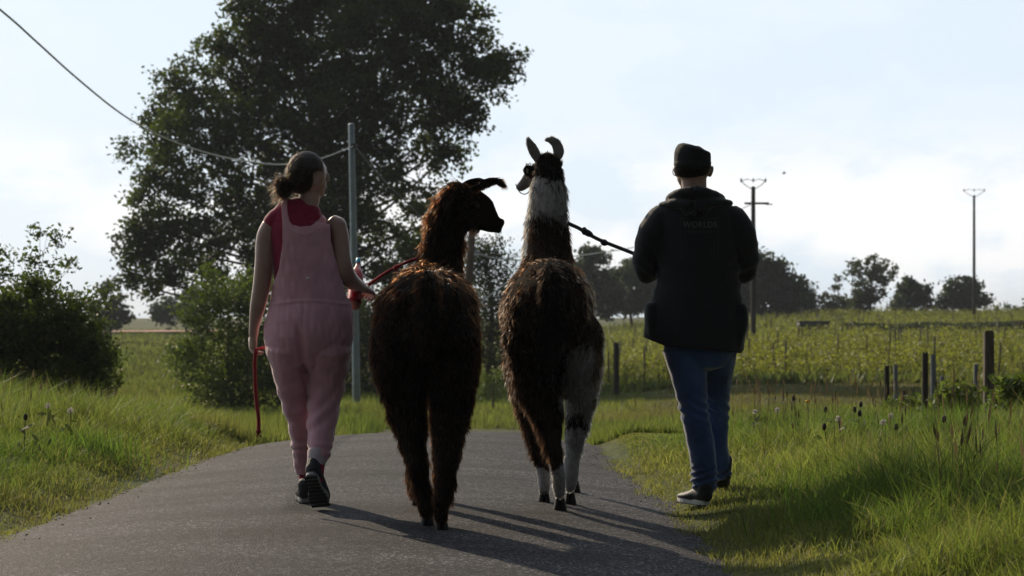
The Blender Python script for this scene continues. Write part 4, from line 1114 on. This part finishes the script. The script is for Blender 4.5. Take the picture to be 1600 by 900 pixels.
BIB = [(395, 900), (395, 474), (423, 454), (431, 436), (437, 420), (442, 380), (441.5, 345), (440, 326), (440, 300), (448, 300), (449, 330), (452, 345), (457, 352), (470, 355), (486, 353), (496, 346), (504, 335), (506, 300), (516, 300), (516, 330), (515, 345), (516, 377), (523, 404), (532, 432), (541, 466), (570, 474), (570, 900)]
pxf = lambda c: (800 + c.x / c.y * F, HY - (c.z - CAMH) / c.y * F, c.y)
clip_boundary(ov, lambda c: inpoly(pxf(c)[0], pxf(c)[1], BIB) and pxf(c)[1] < 741)
snap_poly(ov, BIB, 5, pxf)
pink = mat('pink_cotton', (.80, .44, .51), .85, .10, 14, sheen=1.0, bump=.25, bscale=260, trans=.12, tcol=(1.1, .8, .8))
o_ov = part('dungarees', ov, pink, t)
sm_ = o_ov.modifiers.new('thick', 'SOLIDIFY'); sm_.thickness = .004; sm_.offset = 1
c0 = P(482, 436, T0 - .15)
part('button', Geo().ell(P(481, 435, T0 - .142), .008, .004, .007, nu=12, nv=6), mat('pearl', (.7, .65, .62), .25, .1, 10, spec=.6), t)
# cuff, socks, shoes
part('trouser_cuff', Geo().loft([q(497, 709, T0 - .178, .052, .057), q(495, 718, T0 - .195, .046, .052), q(494, 726, T0 - .205, .043, .048)], n=20, sub=3), mat('pale_lining', (.55, .45, .47), .9, .15, 40), t)
part('sock', Geo().loft([q(496, 722, T0 - .20, .036, .042), q(495, 738, T0 - .22, .034, .04), q(494, 752, T0 - .23, .034, .04)], n=16, sub=3), mat('crimson_knit', (.32, .02, .06), .9, .3, 120), t)
part('sock', Geo().loft([q(477, 728, T0 + .30, .034, .04), q(478, 748, T0 + .33, .034, .04), q(479, 765, T0 + .34, .034, .04)], n=16, sub=3), MATS['crimson_knit'], t)
shoe_m = mat('dark_trainer', (.035, .035, .04), .7, .3, 30, bump=.3, bscale=120); sole_m = mat('rubber_sole', (.05, .048, .045), .75, .3, 60, bump=.6, bscale=90)
midsole = mat('pale_midsole', (.32, .31, .30), .6, .15, 30)
def shoe(t, heel, toe, up, wid=.047, hgt=.075, roll=0, sm=None, um=None, mid=None):
    """shoe from heel to toe: upper and a proud ridged sole; up is the shoe's own up"""
    h, to = Vector(heel), Vector(toe); f = (to - h).normalized(); L = (to - h).length; up = Vector(up); up = (up - f * up.dot(f)).normalized(); s_ = f.cross(up)
    sec = lambda a, b, w_, hh: (h + f * L * a + up * b, w_, hh)
    g = Geo()
    g.loft([sec(.0, .050, wid * .62, .036), sec(.12, .052, wid * .78, .042), sec(.3, .05, wid * .82, .042), sec(.55, .038, wid * .98, .030), sec(.8, .032, wid * .98, .024), sec(.97, .028, wid * .62, .016)], n=20, sub=4, hint=tuple(s_))
    g.loft([(h + f * L * .1 + up * .05, wid * .72, .045), (h + f * L * .08 + up * .095, wid * .74, .044)], n=18, sub=1, hint=tuple(s_))
    me_ = g.remesh('upper', .005, it=3)
    u_ = part('shoe', me_, um or shoe_m, t)
    g = Geo(); n_o = 28; top, bot, midr = [], [], []
    def outl(tt):
        a = math.cos(tt); bq = math.sin(tt); y_ = .5 - .5 * a; wv = (.72 + .28 * smooth(.35, .75, y_) - .10 * math.exp(-((y_ - .42) / .12) ** 2)) * abs(bq) ** .62
        return y_, math.copysign(wid * float(wv), bq)
    for lay, (dz_, sc) in enumerate(((.026, 1.0), (.008, 1.04), (.0, .99))):
        for k_ in range(n_o):
            y_, x_ = outl(2 * math.pi * k_ / n_o)
            tp_ = h + f * (L * (y_ * 1.04 - .02)) + s_ * x_ * sc + up * (dz_ + .012 * smooth(.75, 1, y_))
            g.v.append(tuple(tp_))
    for lay in range(2):
        for k_ in range(n_o):
            k2 = (k_ + 1) % n_o; g.f.append((lay * n_o + k_, lay * n_o + k2, (lay + 1) * n_o + k2, (lay + 1) * n_o + k_))
    g.f.append(tuple(range(n_o))); g.f.append(tuple(2 * n_o + k_ for k_ in reversed(range(n_o))))
    part('sole', g.mesh('sole', sm=False), mid or midsole, t, u_)
    g = Geo()
    for j in range(9):       # tread bars
        y_ = .08 + .105 * j; wv = wid * (.62 + .30 * float(smooth(.35, .75, y_)))
        c = h + f * L * y_ - up * .001; g2 = [c + s_ * sx * wv + f * sy * .007 + up * sz * .003 for sz in (-1, 1) for sx, sy in ((-1, -1), (1, -1), (1, 1), (-1, 1))]
        g.add(g2, [(3, 2, 1, 0), (4, 5, 6, 7), (0, 1, 5, 4), (1, 2, 6, 5), (2, 3, 7, 6), (3, 0, 4, 7)])
    part('tread', g.mesh('tread', sm=False), sm or sole_m, t, u_)
    return u_
toe = P(503, 797, 10.12); toe.z = gz(toe.x, toe.y, road=True) + .012
shoe(t, P(484, 742, 10.00), toe, (.15, .9, .45), wid=.050)
hl = P(478, 785, 10.50); hz = gz(hl.x, 10.5, road=True) + .01
shoe(t, (hl.x - .004, 10.46, hz), (hl.x - .03, 10.71, hz), (0, 0, 1), wid=.045)

# hair
hair_m = mat('brown_hair', (.07, .045, .03), .5, .2, 40, attr=True, trans=.35, tcol=(2.2, 1.9, 1.6), spec=.4, fwd=.35, fcol=(12, 10.5, 9))
g = Geo(); g.ell(P(479, 268, T0 - .008), .093, .100, .100); g.ell(P(474, 280, T0 - .03), .066, .065, .065)
hc = g.remesh('hair', .006, it=3)
clip_boundary(hc, lambda c: not (c.x > P(492, 0, T0).x and c.z < P(0, 268, T0).z) and not (c.x > P(506, 0, T0).x) and c.z > P(0, 304, T0).z)
hcc = np.array([.048, .038, .032])
def hcol(p, r_): return np.tile(hcc, (len(p), 1)) * r_.uniform(.6, 2.0, (len(p), 1)) + (p[:, 2:3] > P(0, 262, T0).z) * (sn(p, 30, 3)[:, None] > -.2) * np.array([.09, .085, .082])  # strands on the crown coloured greyer to paint in the light from above
bunc = np.array(P(443, 290, T0 - .05))
def hcomb(p, n_):
    d_ = bunc - p; return d_ / np.linalg.norm(d_, axis=1)[:, None]
hf = fur(hc, 9000, lambda p: np.full(len(p), .045), .0022, hcomb, hcol, 701, curl=.06, lift=.04, clump=.08)
zt_ = smooth(P(0, 276, T0).z, P(0, 250, T0).z, vco(hc)[:, 2:3]); paint(hc, hcc * np.ones((len(hc.vertices), 1)) + zt_ * np.array([.07, .07, .068]))  # grey highlight painted into the top of the hair
ho = part('hair', hc, hair_m, t); part('hair_strands', hf, hair_m, t, ho)
g = Geo(); g.ell(P(443, 291, T0 - .05), .036, .040, .044); g.ell(P(456, 286, T0 - .045), .022, .03, .03)
bc = g.remesh('bun', .006, it=2)
bf = fur(bc, 4200, lambda p: np.full(len(p), .035), .0020, lambda p, n_: np.cross(n_, np.tile([.2, 1, .2], (len(p), 1))), hcol, 702, curl=.55, lift=.35, clump=.7)
bf2 = fur(bc, 500, lambda p: np.full(len(p), .08), .0014, lambda p, n_: np.tile([-.6, 0, -.5], (len(p), 1)), hcol, 703, curl=.7, lift=.6, clump=.8)
paint(bc, np.tile(hcc, (len(bc.vertices), 1)))
bo = part('bun', bc, hair_m, t); part('hair_strands', bf, hair_m, t, bo); part('loose_strands', bf2, hair_m, t, bo)

# bottle she carries
ax0, ax1 = P(553, 474, 10.42), P(560, 404, 10.66)
L = [ax0.lerp(ax1, k_) for k_ in (0, .03, .35, .62, .74, .84, .90)]
BT = thing('drink_bottle', 'red drink bottle with a bright blue cap held under the right forearm of the woman', 'bottle', ax0)
part('bottle_body', Geo().loft([(L[0], .032, .032), (L[1], .035, .035), (L[2], .035, .035), (L[3], .033, .033), (L[4], .020, .020), (L[5], .010, .010), (L[6], .010, .010)], n=24, sub=3), mat('red_plastic', (.36, .012, .02), .4, .1, 10, spec=.4, trans=.1), BT)
part('base_disc', Geo().loft([(ax0.lerp(ax1, -.055), .030, .030), (ax0.lerp(ax1, -.045), .030, .030)], n=24, sub=1, cap=False), mat('dull_base', (.30, .16, .13), .6, .1, 10), BT)
part('bottle_cap', Geo().loft([(ax0.lerp(ax1, .90), .0125, .0125), (ax0.lerp(ax1, .98), .012, .012)], n=18, sub=1), mat('blue_plastic', (.03, .35, .55), .35, .05, 10, spec=.5), BT)

# red rope: llama neck -> right hand -> across her front -> left hand -> hanging tail
rope_m = mat('red_rope', (.50, .03, .045), .8, .3, 160, bump=.8, bscale=220, sheen=.3, trans=.15)
RP = thing('lead_rope', 'red rope from the dark brown llama to the hands of the woman, one end hanging', 'rope', P(573, 440, 10.5))
def twist_rope(pts, rad, n_=70):
    c = rope_curve(pts, n_); g = Geo()
    d_ = np.concatenate([[0], np.cumsum(np.linalg.norm(np.diff(c, axis=0), axis=1))])
    m2 = max(40, int(d_[-1] / .006)); s_ = np.linspace(0, d_[-1], m2); cc = np.stack([np.interp(s_, d_, c[:, k_]) for k_ in range(3)], -1)
    for ph in (0, 2.094, 4.189):
        tg = np.gradient(cc, axis=0); tg /= np.linalg.norm(tg, axis=1)[:, None]
        a = np.cross(tg, [0.1, 1, .2]); a /= np.linalg.norm(a, axis=1)[:, None]; b__ = np.cross(tg, a); an = s_ / .035 * 6.28 + ph
        pp = cc + (a * np.cos(an)[:, None] + b__ * np.sin(an)[:, None]) * rad * .5
        g.loft([(p_, rad * .58, rad * .58) for p_ in pp], n=6, sub=1)
    return g
hR = P(577, 444, 10.55)
part('lead_section', twist_rope([P(652, 404, 10.50), P(640, 408, 10.46), P(620, 417, 10.48), P(600, 428, 10.5), hR], .0085), rope_m, RP)
g = Geo(); kc = P(621, 417, 10.48)
for k_ in range(3): g.ell((kc.x + (k_ - 1) * .010, kc.y, kc.z + (k_ - 1) * .005), .010, .015, .016, rot=Matrix.Rotation(.6 * k_, 3, 'Y'))
part('knot', g, rope_m, RP)
part('front_section', twist_rope([hR, P(566, 462, 10.62), P(553, 480, 10.60), P(540, 484, 10.56), P(510, 505, 10.58), P(470, 535, 10.56), P(430, 545, 10.45), P(415, 543, 10.36), P(400, 546, 10.29)], .008), rope_m, RP)
part('hanging_end', twist_rope([P(400, 546, 10.27), P(398, 570, 10.28), P(400, 620, 10.29), P(404, 655, 10.29), P(404, 672, 10.29)], .0095), rope_m, RP)
g = Geo(); g.ell(P(404, 674, 10.29), .013, .013, .012)
for k_ in range(7):
    a = k_ * .9; e_ = P(404, 682, 10.29) + Vector((math.cos(a) * .012, math.sin(a) * .012, random.uniform(-.01, .004)))
    tube(g, [P(404, 674, 10.29), e_], .0025, 5)
part('frayed_knot', g, mat('dark_red_rope', (.22, .03, .03), .9, .3, 100), RP)

# ---- man
M0 = 11.0
MO = P(1098, 780, 11.0); MO.z = gz(MO.x, 11.0)
t = thing('person', 'man in black hooded jacket, dark cap and blue jeans walking beside the pale-necked llama', 'person', MO)
g = Geo()
g.loft([q(1090, 480, M0, .15, .10), q(1088, 400, M0, .15, .10), q(1086, 340, M0, .14, .09), q(1086, 312, M0, .075, .07), q(1085, 296, M0 + .005, .064, .066), q(1084, 280, M0 + .01, .066, .07)], n=22, sub=4)
g.ell(P(1083, 260, M0 + .01), .086, .10, .10)
g.ell(P(1079, 275, M0 + .05), .073, .07, .075)
g.ell(P(1073, 290, M0 + .085), .035, .035, .030)
g.loft([q(1069, 262, M0 + .115, .012, .012), q(1066, 272, M0 + .135, .016, .014)], n=10, sub=2)
g.ell(P(1070, 284, M0 + .11), .02, .012, .010)
for px_, dpx in ((1111, 2.5), (1056, -1.0)):
    c = P(px_, 268, M0 + .0); g.ell((c.x, c.y, c.z), .011, .018, .032, rot=Matrix.Rotation(.25 * (1 if px_ > 1080 else -1), 3, 'Y')); g.ell((c.x + dpx * .0015, c.y - .005, c.z + .012), .010, .014, .018)
# forearms and hands ahead of him
for sx, (wx_, wy_) in ((-1, (1040, 405)), (1, (1130, 402))):
    ep = P(1006 if sx < 0 else 1166, 420, M0 + .08); wp = P(wx_, wy_, M0 + .34)
    g.loft([(ep, .045, .045), (ep.lerp(wp, .5), .038, .038), (wp, .026, .024)], n=16, sub=3)
    g2d = (Vector((-sx * .55, .8, .15)))
    fingers(g, wp, g2d, (-sx * .2, .1, -1), size=.075, curl=.9, thumb=sx, palm_w=.038)
hm_ = g.remesh('body', .0055, it=3); part('body', hm_, skin2_m, t)
# dark hair at nape and cap
g = Geo(); g.ell(P(1082, 262, M0 - .005), .089, .100, .070)
hr = g.remesh('hair', .006, it=2); paint(hr, np.tile([.016, .013, .012], (len(hr.vertices), 1)))
clip_boundary(hr, lambda c: c.z > P(0, 281, M0).z and not (c.y > M0 + .045 and c.z < P(0, 262, M0).z))
hf = fur(hr, 4500, lambda p: np.full(len(p), .011), .0022, lambda p, n_: np.tile([0, -.1, -1.], (len(p), 1)), lambda p, r_: np.tile([.016, .013, .012], (len(p), 1)) * r_.uniform(.6, 1.6, (len(p), 1)), 704, curl=.1, lift=.15, clump=.1)
ho = part('hair', hr, hair_m, t); part('hair_strands', hf, hair_m, t, ho)
g = Geo()
g.loft([q(1082, 264, M0, .090, .105), q(1082, 260, M0, .0935, .109), q(1082, 248, M0, .095, .112), q(1082, 240, M0, .094, .111), q(1082.5, 235, M0, .090, .107), q(1083, 231.5, M0, .080, .097), q(1084, 229.3, M0, .062, .078), q(1084, 228.5, M0, .03, .04)], n=36, sub=1, cap=False)
g.loft([(P(1080, 247, M0 + .09), .075, .006), (P(1074, 251, M0 + .16), .06, .004)], n=18, sub=1)
cp = g.remesh('cap', .0055, it=2); wrinkle(cp, .0006, 51)
capo = part('cap', cp, mat('dark_cap', (.011, .011, .012), .85, .2, 40, bump=.3, bscale=200), t)
part('cap_band', Geo().loft([q(1082, 259, M0, .0955, .111), q(1082, 254, M0, .0965, .113)], n=36, sub=1), mat('cap_band', (.014, .015, .017), .8, .2, 40), t, capo)
gl_m = mat('spectacle_frame', (.02, .02, .022), .35, .05, 10, spec=.5)
g = Geo(); tube(g, [P(1056, 262, M0 + .01), P(1054, 263, M0 + .07), P(1052, 264, M0 + .125)], .0022, 6)
tube(g, rope_curve([P(1052, 264, M0 + .125), P(1051.5, 270, M0 + .128), P(1054, 274, M0 + .13), P(1062, 274, M0 + .15), P(1064, 265, M0 + .155), P(1056, 262, M0 + .135), P(1052, 264, M0 + .125)], 24), .0022, 6)
part('glasses', g, gl_m, t)
# jacket
g = Geo()
g.loft([q(1083, 562, M0, .262, .172), q(1084, 535, M0, .262, .168), q(1087, 505, M0, .262, .16), q(1089, 480, M0, .245, .15), q(1091, 448, M0, .219, .142), q(1090, 410, M0, .215, .138), q(1088, 375, M0, .222, .135), q(1087, 345, M0, .225, .125), q(1087, 327, M0, .212, .108), q(1087, 314, M0, .145, .098), q(1087, 303, M0, .09, .085)], n=34, sub=4, cap=False)
for sx, cc in ((-1, [(1034, 338, 0, .072), (1020, 362, 0, .080), (1012, 392, .02, .076), (1009, 415, .06, .068)]), (1, [(1142, 338, 0, .072), (1156, 362, 0, .080), (1163, 390, .02, .076), (1165, 413, .06, .068)])):
    ep = P(cc[-1][0], cc[-1][1], M0 + .08); wp = P(1040 if sx < 0 else 1130, 404, M0 + .34)
    g.loft([(P(a, b, M0 + c), rr_, rr_ * 1.08) for a, b, c, rr_ in cc] + [(P(cc[-1][0] - sx * 6, 424, M0 + .13), .062, .062), (ep.lerp(wp, .6), .055, .055), (ep.lerp(wp, .95), .045, .045)], n=22, sub=4)
g.loft([q(1016, 478, M0 - .03, .03, .07), q(1017, 500, M0 - .03, .036, .08), q(1020, 525, M0 - .03, .03, .07)], n=14, sub=3)
g.loft([q(1158, 480, M0 - .03, .035, .07), q(1157, 505, M0 - .03, .04, .08), q(1152, 540, M0 - .03, .03, .07)], n=14, sub=3)
jk = g.remesh('jacket', .0075, it=3); 
wrinkle(jk, .0045, 71, sc=(9, 9, 7), fine=.4)
v = vco(jk); n_ = vno(jk); Y_ = HY - (v[:, 2] - CAMH) / v[:, 1] * F; X_ = 800 + v[:, 0] / v[:, 1] * F
fold = .008 * np.sin((Y_ + .5 * np.abs(X_ - 1087)) * .24 + 2.2 * sn(v, 5, 72)) * np.exp(-((np.abs(X_ - 1087) - 75) / 26) ** 2) * np.exp(-((Y_ - 415) / 45) ** 2)
fold += .005 * np.sin(X_ * .13 + 2 * sn(v, 3.5, 73)) * smooth(440, 530, Y_)
setco(jk, v + n_ * fold[:, None])
HEM = [(940, 250), (940, 527), (1006, 527), (1020, 533), (1040, 541), (1090, 546), (1135, 549), (1158, 552), (1168, 540), (1240, 530), (1240, 250)]
clip_boundary(jk, lambda c: inpoly(pxf(c)[0], pxf(c)[1], HEM))
snap_poly(jk, HEM, 5, pxf)
jmat = mat('black_jacket', (.010, .010, .012), .8, .2, 12, bump=.3, bscale=160, spec=.4, sheen=.3)
jo = part('jacket', jk, jmat, t)
sm_ = jo.modifiers.new('thick', 'SOLIDIFY'); sm_.thickness = .006; sm_.offset = -1
g = Geo()   # hood lying folded round the neck
for k_ in range(13):
    pass
hoodp = [P(1048, 316, M0 + .06), P(1052, 309, M0 - .02), P(1066, 303, M0 - .085), P(1086, 301, M0 - .11), P(1106, 304, M0 - .085), P(1122, 310, M0 - .02), P(1126, 317, M0 + .06)]
g.loft([(p_, rr_, rr_ * .8) for p_, rr_ in zip(hoodp, (.03, .036, .04, .042, .04, .036, .03))], n=16, sub=4)
g.loft([(P(1034, 322, M0 - .02), .022, .02), (P(1058, 318, M0 - .095), .03, .026), (P(1086, 322, M0 - .125), .034, .03), (P(1116, 316, M0 - .095), .03, .026), (P(1140, 318, M0 - .02), .022, .02)], n=16, sub=4)
g.loft([(P(1066, 312, M0 - .09), .03, .03), (P(1086, 332, M0 - .118), .05, .018), (P(1106, 312, M0 - .09), .03, .03)], n=14, sub=4)
hd = g.remesh('hood', .006, it=4); wrinkle(hd, .003, 74, sc=(22, 22, 18)); part('hood', hd, jmat, t, jo)
# print on the back
bv = BVHTree.FromPolygons([Vector(c_) for c_ in vco(jk) + np.array(t.location)], [tuple(p_.vertices) for p_ in jk.polygons])
def on_jacket(X_, Y_, off=.0025):
    o_ = P(X_, Y_, M0 - .6); h_, nn_, _, _ = bv.ray_cast(o_, Vector((o_.x / o_.y, 1, (o_.z - CAMH) / o_.y)).normalized())
    return (h_ + Vector((0, -off, 0))) if h_ else P(X_, Y_, M0 - .15)
cu = bpy.data.curves.new('print', 'FONT'); cu.body = 'WORLDS'; cu.size = 1.0; cu.space_character = 1.12; cu.offset = .012
to = bpy.data.objects.new('tmp', cu); COL.objects.link(to)
tm = bpy.data.meshes.new_from_object(to.evaluated_get(bpy.context.evaluated_depsgraph_get())); bpy.data.objects.remove(to)
v = vco(tm); x0_, x1_ = v[:, 0].min(), v[:, 0].max(); y0_, y1_ = v[:, 1].min(), v[:, 1].max()
nv = [on_jacket(1067 + (a - x0_) / (x1_ - x0_) * 53, 355.5 - (b - y0_) / (y1_ - y0_) * 9.5) for a, b, _ in v]
setco(tm, np.array([list(p_) for p_ in nv])); tm.name = 'lettering'
prm = mat('grey_print', (.10, .10, .10), .7, .25, 60)
pro = part('lettering', tm, prm, t, jo)
g = Geo()
def strip(x0_, y0_, x1_, y1_, w_, n_=10):
    pv = []
    for k_ in range(n_ + 1):
        a = k_ / n_; X_, Y_ = x0_ + (x1_ - x0_) * a, y0_ + (y1_ - y0_) * a
        L_ = math.hypot(x1_ - x0_, y1_ - y0_); nx_, ny_ = -(y1_ - y0_) / L_ * w_ / 2, (x1_ - x0_) / L_ * w_ / 2
        pv += [on_jacket(X_ - nx_, Y_ - ny_, .002), on_jacket(X_ + nx_, Y_ + ny_, .002)]
    g.add(pv, [(2 * k_, 2 * k_ + 1, 2 * k_ + 3, 2 * k_ + 2) for k_ in range(n_)])
for a in ((1063, 341, 1063, 405), (1122, 341, 1122, 405), (1063, 341, 1122, 341), (1068, 372, 1068, 405), (1073, 378, 1073, 402), (1116, 376, 1116, 404), (1111, 382, 1111, 402)): strip(*a, .9)
for k_ in range(9): strip(1069 + k_ * 5.6, 362.5, 1072.6 + k_ * 5.6, 362.5, 2.2, 3)
part('print_frame', g, mat('dim_print', (.035, .035, .036), .7, .25, 60), t, jo)
# sleeve zips / cuffs hidden in front; jeans
g = Geo()
g.loft([q(1090, 500, M0, .17, .12), q(1093, 530, M0, .185, .13), q(1094, 555, M0, .175, .125)], n=26, sub=3)
g.loft([q(1069, 545, M0, .110, .12), q(1077, 590, M0 - .0, .092, .102), q(1082, 625, M0 + .0, .078, .09), q(1087, 655, M0 - .01, .074, .083), q(1095, 695, M0 - .01, .071, .078), q(1100, 730, M0, .066, .074), q(1101, 750, M0, .070, .078), q(1100, 760, M0 + .005, .064, .074)], n=22, sub=4)
g.loft([q(1124, 545, M0 + .04, .095, .115), q(1119, 600, M0 + .13, .078, .095), q(1118, 645, M0 + .20, .070, .082), q(1120, 690, M0 + .22, .060, .070), q(1124, 722, M0 + .26, .058, .066), q(1126, 738, M0 + .29, .060, .066)], n=20, sub=4)
jn = g.remesh('jeans', .0065, it=3); wrinkle(jn, .003, 81, sc=(15, 15, 12), fine=.45)
v = vco(jn); n_ = vno(jn); Y_ = HY - (v[:, 2] - CAMH) / v[:, 1] * F; X_ = 800 + v[:, 0] / v[:, 1] * F
fold = .008 * np.sin(Y_ * .55 + .2 * X_ + 2 * sn(v, 7, 82)) * np.exp(-((Y_ - 748) / 16) ** 2) + .006 * np.sin(Y_ * .42 - .25 * X_ + 1.5 * sn(v, 7, 83)) * np.exp(-((Y_ - 640) / 20) ** 2)
setco(jn, v + n_ * fold[:, None])
part('jeans', jn, mat('blue_denim', (.055, .095, .22), .85, .35, 7, bump=.25, bscale=350, sheen=.9), t)
black_sh = mat('black_shoe', (.02, .02, .022), .6, .2, 30, bump=.2, bscale=100)
zf = MO.z + .02
hl = P(1104, 779, M0 - .05)
shoe(t, (hl.x, M0 - .07, zf + .0), (hl.x - .11, M0 + .17, zf + .0), (0, 0, 1), wid=.052, um=black_sh, mid=mat('white_rubber', (.62, .62, .62), .5, .1, 20))
hl = P(1131, 742, M0 + .22)
shoe(t, hl, P(1124, 762, M0 + .46), (.15, .25, 1), wid=.050, um=mat('navy_shoe', (.025, .035, .08), .6, .2, 30), mid=mat('navy_sole', (.05, .06, .12), .6, .2, 30))

# his lead rope
LD = thing('lead_rope', 'dark twisted rope stretched from the pale-necked llama to the man', 'rope', P(940, 372, 11.6))
dr_m = mat('dark_rope', (.035, .035, .045), .8, .3, 160, bump=.8, bscale=220)
part('lead_section', twist_rope([P(888, 349, 11.68), P(905, 357, 11.64), P(935, 374, 11.6), P(985, 394, 11.52), P(1010, 404, 11.44), P(1036, 405, 11.38)], .011), dr_m, LD)
part('knot', Geo().ell(P(918, 364, 11.62), .035, .018, .018, rot=Matrix.Rotation(.5, 3, 'Y')).ell(P(913, 361, 11.62), .016, .02, .022), dr_m, LD)
part('knot', Geo().ell(P(944, 379, 11.59), .022, .02, .018, rot=Matrix.Rotation(.4, 3, 'Y')), dr_m, LD)

# a bird over the pole
g = Geo()
bp = P(1225, 271, 140)
g.loft([(bp + Vector((-.12, 0, 0)), .02, .02), (bp, .05, .04), (bp + Vector((.13, 0, .02)), .015, .015)], n=8, sub=3)
for s_ in (-1, 1): g.add([bp + Vector((-.05, 0, .02)), bp + Vector((.06, 0, .02)), bp + Vector((.02, s_ * .3, .12)), bp + Vector((-.04, s_ * .32, .11))], [(0, 1, 2, 3)])
solo('bird', g, mat('dark_feather', (.04, .04, .04), .8, .1, 5), 'tiny dark bird in the sky right of the crossarm pole', 'bird')

# reddish bare strip on the left skyline field
xs_ = np.linspace(-48, -24, 40); ysr = np.array([188., 190, 193, 197])
Xr, Yr = np.meshgrid(xs_, ysr); V = np.stack([Xr, Yr, G(Xr, Yr) + .32], -1).reshape(-1, 3)
I = (np.arange(3)[:, None] * 40 + np.arange(39)[None]).ravel()
solo('bare_field', npmesh('bare_field', V, quads=np.stack([I, I + 1, I + 41, I + 40], -1), smooth_=True), mat('red_soil', (.34, .14, .11), .9, .3, .5), kind='structure')

# air
hb = Geo().box((0, 1480, 4.0), 5600, 3400, 30.0)
hm2 = bpy.data.materials.new('air'); hm2.use_nodes = True; nd = hm2.node_tree.nodes; lk = hm2.node_tree.links; nd.clear()
pv = nd.new('ShaderNodeVolumePrincipled'); pv.inputs['Density'].default_value = 0.00025; pv.inputs['Color'].default_value = (.80, .88, 1, 1); pv.inputs['Anisotropy'].default_value = 0.2
oo = nd.new('ShaderNodeOutputMaterial'); lk.new(pv.outputs[0], oo.inputs['Volume'])
solo('haze', hb, hm2, 'thin pale haze lying over the fields', 'haze', kind='stuff')
